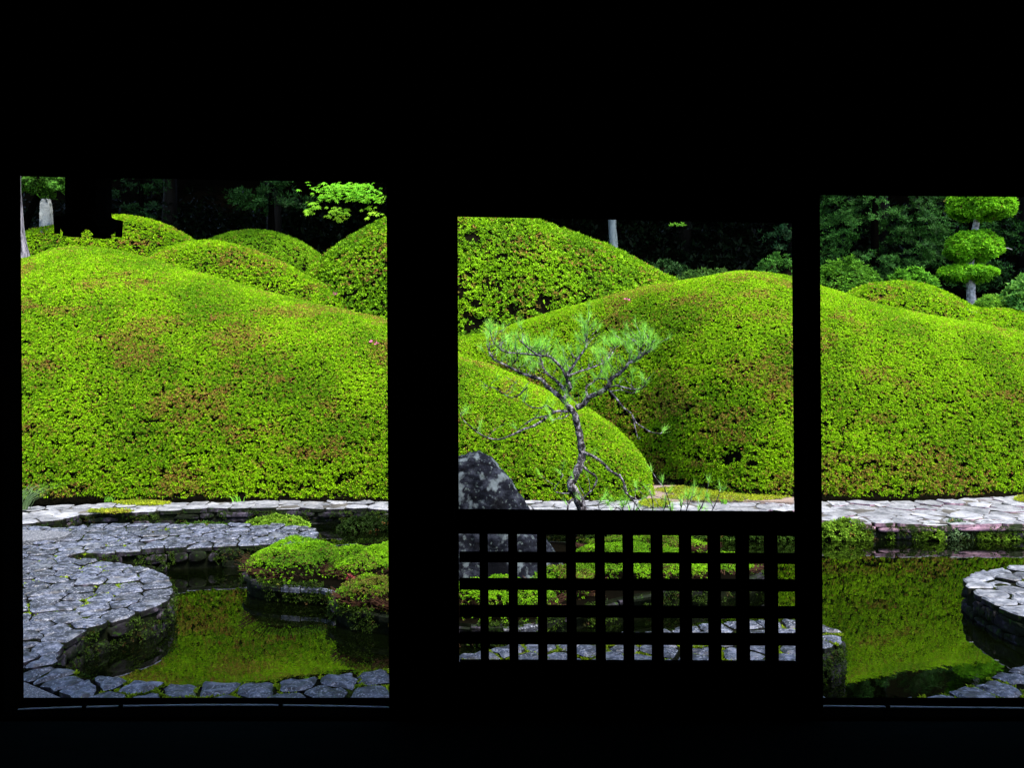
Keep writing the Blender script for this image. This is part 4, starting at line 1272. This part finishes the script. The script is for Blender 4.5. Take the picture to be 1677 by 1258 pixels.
def maple():
    D = 17.8
    base = np.array(at(690, 420, 18.6)); base[2] = 2.3
    t = thing('maple_tree', 'maple with fresh yellow green leaves hanging into the top right of the left opening', 'tree', base)
    link('trunk', tube_mesh('trunk', smooth_line([base, base + [.1, 0, 1.5], base + [.0, -.1, 3.2], base + [-.1, -.2, 5]], 12), np.linspace(.14, .07, 12), 9, .15, 3, base), M['dark_bark'], t)
    r = np.random.default_rng(3)
    sprays = [(560, 308, 62, 9, 46), (590, 318, 45, 9, 30), (535, 322, 26, 8, 18), (512, 336, 16, 7, 9), (505, 346, 10, 4, 5), (600, 325, 40, 6, 22), (555, 345, 22, 7, 14), (552, 355, 16, 6, 9), (610, 340, 18, 4, 5), (616, 349, 12, 3, 4), (600, 357, 5, 2, 2), (623, 331, 6, 3, 3), (570, 303, 60, 5, 26)]
    P = []; C = []
    st = np.array(at(655, 290, 18.4))
    for i, (x, y, wx, wy, n) in enumerate(sprays):
        q = np.array(at(x, y, D + r.normal(0, .25)))
        link('branch', tube_mesh('branch', smooth_line([st + [0, 0, .2], (st + q) / 2 + [0, 0, .12], q], 6), np.linspace(.022, .005, 6), 5, .1, i, base), M['dark_bark'], t)
        for k in range(int(n * 2.8)):
            P.append(np.array(at(x + r.normal(0, wx * .45), y + r.normal(0, wy * .5), q[1] + r.normal(0, .12))))
            yel = np.clip((y - 320) / 40, 0, 1) * .7 + r.random() * .3
            C.append(np.array([.10, .36, .012]) * (1 - yel) + np.array([.24, .40, .02]) * yel)
    P = np.array(P); C = np.array(C); n = len(P)
    # palmate leaf: five pointed lobes fanned in one plane, tipped towards the viewer
    nrm = unit(np.stack([r.normal(0, .35, n), -np.abs(r.normal(.55, .3, n)), np.full(n, 1.0)], -1))
    fw = unit(np.stack([r.normal(0, .8, n), r.normal(-.6, .4, n), r.normal(-.5, .2, n)], -1)); fw = unit(fw - nrm * (fw * nrm).sum(1, keepdims=True))
    si = np.cross(nrm, fw)
    Vs = []
    for ang, ln in ((-1.6, .6), (-.8, .9), (0, 1.05), (.8, .9), (1.6, .6)):
        d = fw * math.cos(ang) + si * math.sin(ang); s_ = np.cross(nrm, d)
        L2 = .082 * ln
        Vs.append(np.stack([P, P + d * L2 * .45 - s_ * L2 * .17, P + d * L2 - nrm * L2 * .25, P + d * L2 * .45 + s_ * L2 * .17], 1))
    V = np.stack(Vs, 1).reshape(-1, 3)
    Cc = np.repeat(C, 20, 0)
    set_props(link('leaves', np_mesh('leaves', local(V, base), np.arange(len(V)).reshape(-1, 4), Cc), M['leaf_soft'], t), kind='stuff')


maple()


def sprig(px, py, D, w_, h_, n, lab, seed):
    c = np.array(at(px, py, D))
    base = c + [w_ * .2, .5, 1.3]
    t = thing('leafy_branch', lab, 'branch', base)
    link('stem', tube_mesh('stem', [base, c + [0, .2, .5], c], [.02, .012, .005], 5, .1, seed, base), M['dark_bark'], t)
    r = np.random.default_rng(seed)
    P = c + r.normal(0, 1, (n, 3)) * [w_, .1, h_]
    V, Q, C = leaf_cloud(P, np.tile(UP, (n, 1)) + r.normal(0, .3, (n, 3)), 4, .06, .04, (0, 40), np.tile([.09, .26, .02], (n, 1)), seed=seed)
    set_props(link('leaves', np_mesh('leaves', local(V, base), Q, C), M['leaf_soft'], t), kind='stuff')


sprig(1113, 368, 18.4, .10, .03, 14, 'small lit sprig hanging at the top of the middle opening', 11)

# thin wire high in the wood
set_props(link('wire', tube_mesh('wire', smooth_line([at(1040, 360, 19), at(1130, 362, 18.6), at(1200, 364, 18.3), at(1255, 366, 18)], 16), [.0018] * 16, 5), M['dark_bark']), 'thin wire strung across the dark wood at the top of the middle opening', 'wire')

# grass tuft and little weeds along the far path
def tuft(name, label, c, n, h, lean, seed, col=(.12, .24, .05), spread=.05, wid=.006):
    r = np.random.default_rng(seed)
    c = np.array(c, float)
    Vs, Qs = [], []
    for k in range(n):
        b_ = np.array([r.normal(0, spread), r.normal(0, spread * .5), 0])
        d = np.array([lean[0] + r.normal(0, .35), lean[1] + r.normal(0, .2), 0])
        hh = h * r.uniform(.5, 1.1)
        pts = [b_ + d * hh * t_ ** 1.7 + np.array([0, 0, hh * (t_ - .35 * t_ ** 3)]) for t_ in (0, .35, .7, 1)]
        s_ = np.array([wid / 2, wid * .3, 0])
        o = len(Vs)
        for j, p_ in enumerate(pts):
            f = (1 - j / 3) * .8 + .2
            Vs += [p_ - s_ * f, p_ + s_ * f]
        for j in range(3): Qs.append([o + 2 * j, o + 2 * j + 1, o + 2 * j + 3, o + 2 * j + 2])
    C = np.repeat(np.array(col) * r.uniform(.6, 1.3, (n, 1)), 8, 0)
    o = link(name, np_mesh(name, np.array(Vs), np.array(Qs), C), M['leaf_soft'], None, c)
    set_props(o, label, 'grass' if 'grass' in name else 'weed')
    return o


tuft('grass_tuft', 'arching grass tuft at the foot of the broad mound by the left edge', (*gp(35, 836, .2)[:2], .2), 60, .5, (.9, -.1), 21, (.22, .33, .14), .06, .007)
for i, (px, py, lab) in enumerate([(178, 822, 'small fresh weed sprouting under the broad mound left of the middle'), (572, 819, 'bright weed at the foot of the broad mound near the post'), (388, 822, 'tiny weed under the broad mound at its middle'),
                                   (1185, 826, 'weed on the far path edge under the long mound')]):
    c = (*gp(px, py, .2)[:2], .2)
    tuft('weed', lab, c, 16, .12, (0, -.2), 30 + i, (.16, .4, .03), .03, .014)['group'] = 'weeds along the far path'


# moss on the paths and earth
def moss(px0, px1, py0, py1, z, n, seed, label):
    r = np.random.default_rng(seed)
    P = []
    cx_, cy_ = (px0 + px1) / 2, (py0 + py1) / 2
    while len(P) < n:
        a = r.uniform(-1, 1, 2)
        if a @ a > 1 - .3 * r.random(): continue
        P.append(gp(cx_ + a[0] * (px1 - px0) / 2, cy_ + a[1] * (py1 - py0) / 2, z))
    P = np.array([p_[:] for p_ in P]) + r.normal(0, .004, (n, 3)) + [0, 0, .006]
    C = palette(P, seed, (.30, .36, .015), (.13, .18, .012), (.2, .12, .04), .6, 4)
    V, Q, C = leaf_cloud(P, np.tile(UP, (n, 1)) + r.normal(0, .3, (n, 3)), 4, .022, .011, (10, 60), C, seed=seed)
    set_props(link('moss', np_mesh('moss', V, Q, C), M['leaf']), label, 'moss', kind='stuff')


moss(180, 282, 821, 829, .2, 900, 41, 'yellow moss at the foot of the broad mound')
moss(142, 220, 835, 842, .205, 700, 42, 'yellow moss patch on the far path')
moss(1070, 1250, 795, 812, .222, 2600, 43, 'moss and low weeds beside the bare earth')
moss(1080, 1300, 808, 822, .222, 2200, 44, 'green moss along the back of the far path')
moss(1660, 1700, 812, 824, .205, 500, 45, 'yellow moss on the far path at the right frame edge')
moss(1045, 1100, 818, 832, .21, 700, 46, 'green moss on the far path below the pine')


# joint moss of the near paving: small tufts between the stones
def joint_moss(body, poly, zt, n, seed, thr=.53):
    r = np.random.default_rng(seed)
    stones = [o for o in body.children if o.name.startswith('paving_stone')]
    P = np.array([tuple(o.location)[:2] for o in stones])
    A = np.array(poly); lo, hi = A.min(0), A.max(0)
    Q = []
    c = r.uniform(lo, hi, (n * 14, 2))
    for q in c:
        d = np.sort(np.linalg.norm(P - q, axis=1))[:2]
        if d[1] - d[0] < .016 and inside(poly, q):
            Q.append((*q, zt - .026))
            if len(Q) >= n: break
    Q = np.array(Q)
    k = fbm(Q, 1.9, seed, 3) > thr
    Q = Q[k]
    C = palette(Q, seed, (.26, .36, .01), (.10, .17, .01), (.1, .08, .02), .3, 4)
    V, F4, C = leaf_cloud(Q, np.tile(UP, (len(Q), 1)) + r.normal(0, .4, (len(Q), 3)), 5, .020, .010, (20, 70), C, seed=seed)
    set_props(link('joint_moss', np_mesh('joint_moss', V, F4, C), M['leaf'], body), kind='stuff')


joint_moss(near_path, [tuple(p) for p in near], ZS, 9000, 61, .46)
joint_moss(pen, [tuple(p) for p in peninsula], ZS, 5000, 62, .62)


def wall_moss(body, line, z0, z1, n, seed, nside=1):
    r = np.random.default_rng(seed)
    L_ = resample(line, .03, closed=False)
    k = r.integers(0, len(L_) - 1, n)
    t = L_[k + 1] - L_[k]; t = t / np.linalg.norm(t, axis=1, keepdims=True)
    nn = np.stack([t[:, 1], -t[:, 0]], -1) * nside
    P = np.concatenate([L_[k] + t * r.random((n, 1)) * .03 + nn * r.uniform(.0, .03, (n, 1)), (z1 - (z1 - z0) * r.random((n, 1)) ** 1.3)], 1)
    g = fbm(P, 6, seed, 3); kk = g > .52
    P, nn = P[kk], nn[kk]
    A = np.concatenate([nn * .8, np.full((len(P), 1), .5)], 1) + r.normal(0, .4, (len(P), 3))
    C = palette(P, seed, (.03, .06, .004), (.008, .018, .002), (.04, .018, .008), .5, 5)
    V, F4, C = leaf_cloud(P, A, 4, .020, .010, (0, 60), C, seed=seed, tri=True)
    set_props(link('wall_moss', np_mesh('wall_moss', V, F4, C), M['leaf'], body), kind='stuff')


wall_moss(pen, ns[::-1], .0, .19, 1500, 71)
wall_moss(pen, tf[::-1], .0, .19, 1100, 72)
wall_moss(near_path, sh[::-1], .0, .19, 4000, 73)
il_w = il if area2(il) > 0 else il[::-1]
wall_moss(islet, [(p[0], p[1] + .03) for p in il_w], .01, .19, 9000, 74)
wall_moss(bank, bf, .0, .16, 5000, 75)


# ================================================================== THE ROOM
YN, YF = 2.80, 2.92                         # inner and outer face of the front wall
U = lambda x, d: (x - CX) * d / F
W = lambda y, d: CZ - (y - HY) * d / F
ZFL = W(1146, YF)                           # threshold height
room = thing('temple_room', 'dark temple room framing the garden with black posts and lintels', 'building', (0, 0, ZFL - .03))
RL = (0, 0, ZFL - .03)


def part(name, V, Fs, mat, parent=room, bev=.004):
    me = poly_mesh(name, local(V, RL), Fs)
    if bev: bevel(me, bev)
    return link(name, me, mat, parent)


ZT, ZB2 = 3.42, ZFL
# posts
part('post', *prism([(-1.95, ZB2), (U(40, YF), ZB2), (U(33, YF), ZT), (-1.95, ZT)], YN, YF), M['wood'])
part('post', *prism([(U(637, YN), ZB2), (U(748, YF), ZB2), (U(745, YF), ZT), (U(631, YN), ZT)], YN, YF), M['wood'])
part('post', *prism([(U(1306, YF), ZB2), (U(1349, YN), ZB2), (U(1341, YN), ZT), (U(1300, YF), ZT)], YN, YF), M['wood'])
part('post', *prism([(U(1760, YF), ZB2), (2.6, ZB2), (2.6, ZT), (U(1760, YF), ZT)], YN, YF), M['wood'])
# lintels with the wall above them
e = .003
part('lintel', *prism([(U(33, YF) + e, W(289, YF)), (U(631, YN) - e, W(299.5, YF)), (U(631, YN) - e, W(215, YF)), (U(33, YF) + e, W(215, YF))], YN + .01, YF), M['wood'])
part('lintel', *prism([(U(745, YF) + e, W(355, YF)), (U(1300, YF) - e, W(366, YF)), (U(1300, YF) - e, W(270, YF)), (U(745, YF) + e, W(270, YF))], YN + .01, YF), M['wood'])
part('lintel', *prism([(U(1341, YN) + e, W(319.5, YF)), (U(1760, YF) - e, W(323.5, YF)), (U(1760, YF) - e, W(240, YF)), (U(1341, YN) + e, W(240, YF))], YN + .01, YF), M['wood'])
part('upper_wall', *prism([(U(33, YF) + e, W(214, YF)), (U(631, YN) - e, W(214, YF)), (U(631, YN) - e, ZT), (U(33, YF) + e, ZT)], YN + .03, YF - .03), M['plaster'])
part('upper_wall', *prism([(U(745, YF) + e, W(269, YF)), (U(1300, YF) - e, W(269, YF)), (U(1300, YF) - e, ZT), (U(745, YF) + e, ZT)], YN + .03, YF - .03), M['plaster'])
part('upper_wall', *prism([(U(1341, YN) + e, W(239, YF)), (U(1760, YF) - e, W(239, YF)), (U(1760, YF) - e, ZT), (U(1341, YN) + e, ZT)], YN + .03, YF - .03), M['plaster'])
# threshold, floor, ceiling, other walls, roof and eaves
part('threshold', *box(-2.6, 2.6, YN - .02, YF + .02, ZFL - .14, ZFL - .001), M['wood'])
part('floor', *box(-3.2, 3.2, -2.0, YN - .021, ZFL - .1, ZFL - .012), M['tatami'], bev=0)
part('ceiling', *box(-3.2, 3.2, -2.0, YF, ZT - .03, ZT + .05), M['wood'], bev=0)
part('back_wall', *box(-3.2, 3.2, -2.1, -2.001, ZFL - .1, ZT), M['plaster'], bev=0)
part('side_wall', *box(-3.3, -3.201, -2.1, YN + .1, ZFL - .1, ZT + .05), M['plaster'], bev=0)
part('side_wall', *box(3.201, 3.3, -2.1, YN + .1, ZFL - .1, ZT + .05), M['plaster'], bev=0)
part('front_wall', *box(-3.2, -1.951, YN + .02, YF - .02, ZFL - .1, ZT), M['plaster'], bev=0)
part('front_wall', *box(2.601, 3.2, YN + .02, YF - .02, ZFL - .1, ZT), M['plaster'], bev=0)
part('roof', *prism([(-5.2, ZT + .06), (5.2, ZT + .06), (5.2, ZT + .3), (-5.2, ZT + .3)], -3.5, 4.05), M['tile'], bev=0)
part('under_floor_wall', *box(-3.2, 3.2, YN - .1, YN, -.2, ZFL - .15), M['plaster'], bev=0)
# bowed metal strip lying on the threshold, with dark blocks standing for post shadows
for x0, x1, y0, ym, y1, ticks in ((30, 640, 1163, 1156, 1160, (139, 199, 460)), (1346, 1780, 1157.5, 1160, 1162, (1453,))):
    pts = []
    for k in range(15):
        u = k / 14; x = x0 + (x1 - x0) * u
        y = y0 * (1 - u) + y1 * u + (ym - (y0 + y1) / 2) * 4 * u * (1 - u)
        d = F * (CZ - ZFL - .004) / (y - HY)
        pts.append(np.array([U(x, d), d, ZFL + .004]))
    V, Q = tube(pts, [.0042] * 15, 6)
    st = part('metal_strip', V, [q if q[2] != q[3] else q[:3] for q in Q], M['strip'], bev=0)
    for x in ticks:
        p_ = min(pts, key=lambda q: abs(CX + F * q[0] / q[1] - x)).copy()
        y = np.interp(x, [CX + F * q[0] / q[1] for q in pts], [q[1] for q in pts])
        p_ = np.array([U(x, y), y, ZFL + .005])
        V2, F2 = box(p_[0] - .006, p_[0] + .006, p_[1] - .011, p_[1] + .011, p_[2] - .004, p_[2] + .007)
        part('clip', V2, F2, M['bronze'], st, bev=.001)  # dark block in place of a post's shadow across the strip

# ---------------------------------------------------------------- lattice door in the middle opening
DN, DF = 2.862, 2.900
DM = (DN + DF) / 2
lat = thing('lattice_door', 'door panel with a square wooden lattice below an open window', 'door', (float(U(1025, DM)), DM, ZFL))
LL = (float(U(1025, DM)), DM, ZFL)


def lpart(name, V, Fs, bev=.002):
    me = poly_mesh(name, local(V, LL), Fs)
    if bev: bevel(me, bev)
    return link(name, me, M['wood'], lat)


xl = lambda y: np.interp(y, [355, 1085], [749.5, 752.5]); xr = lambda y: np.interp(y, [355, 1085], [1296, 1302.5])
lpart('stile', *prism([(U(738, DF), W(1150, DF)), (U(752.6, DF), W(1150, DF)), (U(749.5, DF), W(340, DF)), (U(735, DF), W(340, DF))], DN, DF))
lpart('stile', *prism([(U(1303, DF), W(1150, DF)), (U(1318, DF), W(1150, DF)), (U(1311, DF), W(340, DF)), (U(1296, DF), W(340, DF))], DN, DF))
lpart('middle_rail', *prism([(U(752, DF), W(875, DN)), (U(1301, DF), W(879, DN)), (U(1300, DF), W(837.5, DF)), (U(751, DF), W(833.5, DF))], DN, DF))
lpart('bottom_board', *prism([(U(753, DF), W(1148, DF)), (U(1303, DF), W(1148, DF)), (U(1302, DF), W(1082, DF)), (U(753, DF), W(1080, DF))], DN + .006, DF))
BN, BF = 2.874, 2.892
cols_l = [752.4, 800, 848, 895.4, 943.3, 990.5, 1037, 1084.8, 1131.6, 1178.8, 1225.4, 1272]
cols_r = [786, 833, 880.6, 928, 975.5, 1021, 1067.6, 1114, 1161, 1207, 1254, 1299.5]
for i in range(11):
    a, b_ = cols_r[i], cols_l[i + 1]
    da, db_ = (BN, BF) if a < CX else (BN, BF)
    lpart('lattice_bar', *prism([(U(a + 1.2, BN), W(1083, DF)), (U(b_ + 1.2, BF), W(1083, DF)), (U(b_ - 1.2, BF), W(874, DN)), (U(a - 1.2, BN), W(874, DN))], BN, BF), bev=.001)
rows_b = [905, 948.5, 992.7, 1037]; rows_t = [920, 964.8, 1009, 1053]
for k in range(4):
    lpart('lattice_bar', *prism([(U(753, DF), W(rows_t[k] - 1, BF)), (U(1301, DF), W(rows_t[k] + 2, BF)), (U(1301, DF), W(rows_b[k] + 2.5, BN)), (U(753, DF), W(rows_b[k], BN))], BN - .003, BF - .003), bev=.001)


# ---------------------------------------------------------------- hanging lantern under the eaves
def lantern():
    D = 3.75
    k = D / F
    top = np.array(at(145, 230, D)); ctr = np.array(at(145, 360, D))
    t = thing('hanging_lantern', 'black bronze lantern hanging from the eaves, scalloped feet silhouetted against the mounds', 'lantern', ctr)

    def ring(rz):
        """hexagonal lathe; rz list of (radius px, row)"""
        V, Fs = [], []
        n = 12
        for r_, y in rz:
            for a in range(n):
                an = 2 * math.pi * (a + .5) / n
                hexk = math.cos(math.pi / 6) / math.cos(((an + math.pi / 6) % (math.pi / 3)) - math.pi / 6)
                V.append((r_ * k * hexk * math.cos(an), r_ * k * hexk * math.sin(an), -(y - 360) * k))
        m = len(rz)
        for i in range(m - 1):
            for a in range(n):
                Fs.append([i * n + a, i * n + (a + 1) % n, (i + 1) * n + (a + 1) % n, (i + 1) * n + a])
        Fs.append(list(range(n))); Fs.append([(m - 1) * n + a for a in range(n)][::-1])
        return V, Fs
    for nm, rz in (('roof', [(3, 232), (8, 238), (20, 252), (48, 272), (62, 282), (60, 285)]),
                   ('body', [(38, 285.5), (39, 290), (38.5, 350), (39, 354)]),
                   ('base', [(39, 354.5), (44, 357), (49, 360), (53, 364), (54, 368), (49, 371)])):
        V, Fs = ring(rz)
        link(nm, poly_mesh(nm, V, Fs), M['bronze'], t)
    # cloud-shaped feet hanging from the hexagonal base
    for a in range(6):
        an = math.pi / 3 * a + math.pi / 6 - math.pi / 6
        prof = [(-23, -15), (-25, -9), (-19, -5), (-17, 2), (-8, 4.5), (0, 5.5), (8, 4.5), (17, 2), (19, -5), (25, -9), (23, -15)]
        # lobes: outline in (along the side, down)
        pts = [(-25, -14), (-23, -7), (-18, -2), (-13, 3), (-14, 9), (-8, 9.5), (0, 10), (8, 9.5), (14, 9), (13, 3), (18, -2), (23, -7), (25, -14)]
        V, Fs = prism([(x * k, -(y + 375 - 360) * k) for x, y in pts], -.012, .012)
        Rm = Matrix.Rotation(an, 3, 'Z')
        V = [tuple(Rm @ Vector((v[0], v[1] - 45 * k, v[2]))) for v in V]
        link('foot', poly_mesh('foot', V, Fs), M['bronze'], t)
    # hanging ring and chain up to the eaves
    for j in range(5):
        pts = []
        for a in range(9):
            an = 2 * math.pi * a / 8
            q = (.012 * math.cos(an), 0, .02 * math.sin(an)) if j % 2 == 0 else (0, .012 * math.cos(an), .02 * math.sin(an))
            pts.append(np.array([q[0], q[1], q[2] + (360 - 232) * k + .015 + j * .033]))
        V, Q = tube(pts, [.003] * 9, 5)
        link('chain_link', poly_mesh('chain_link', V, [q if q[2] != q[3] else q[:3] for q in Q]), M['bronze'], t)


lantern()
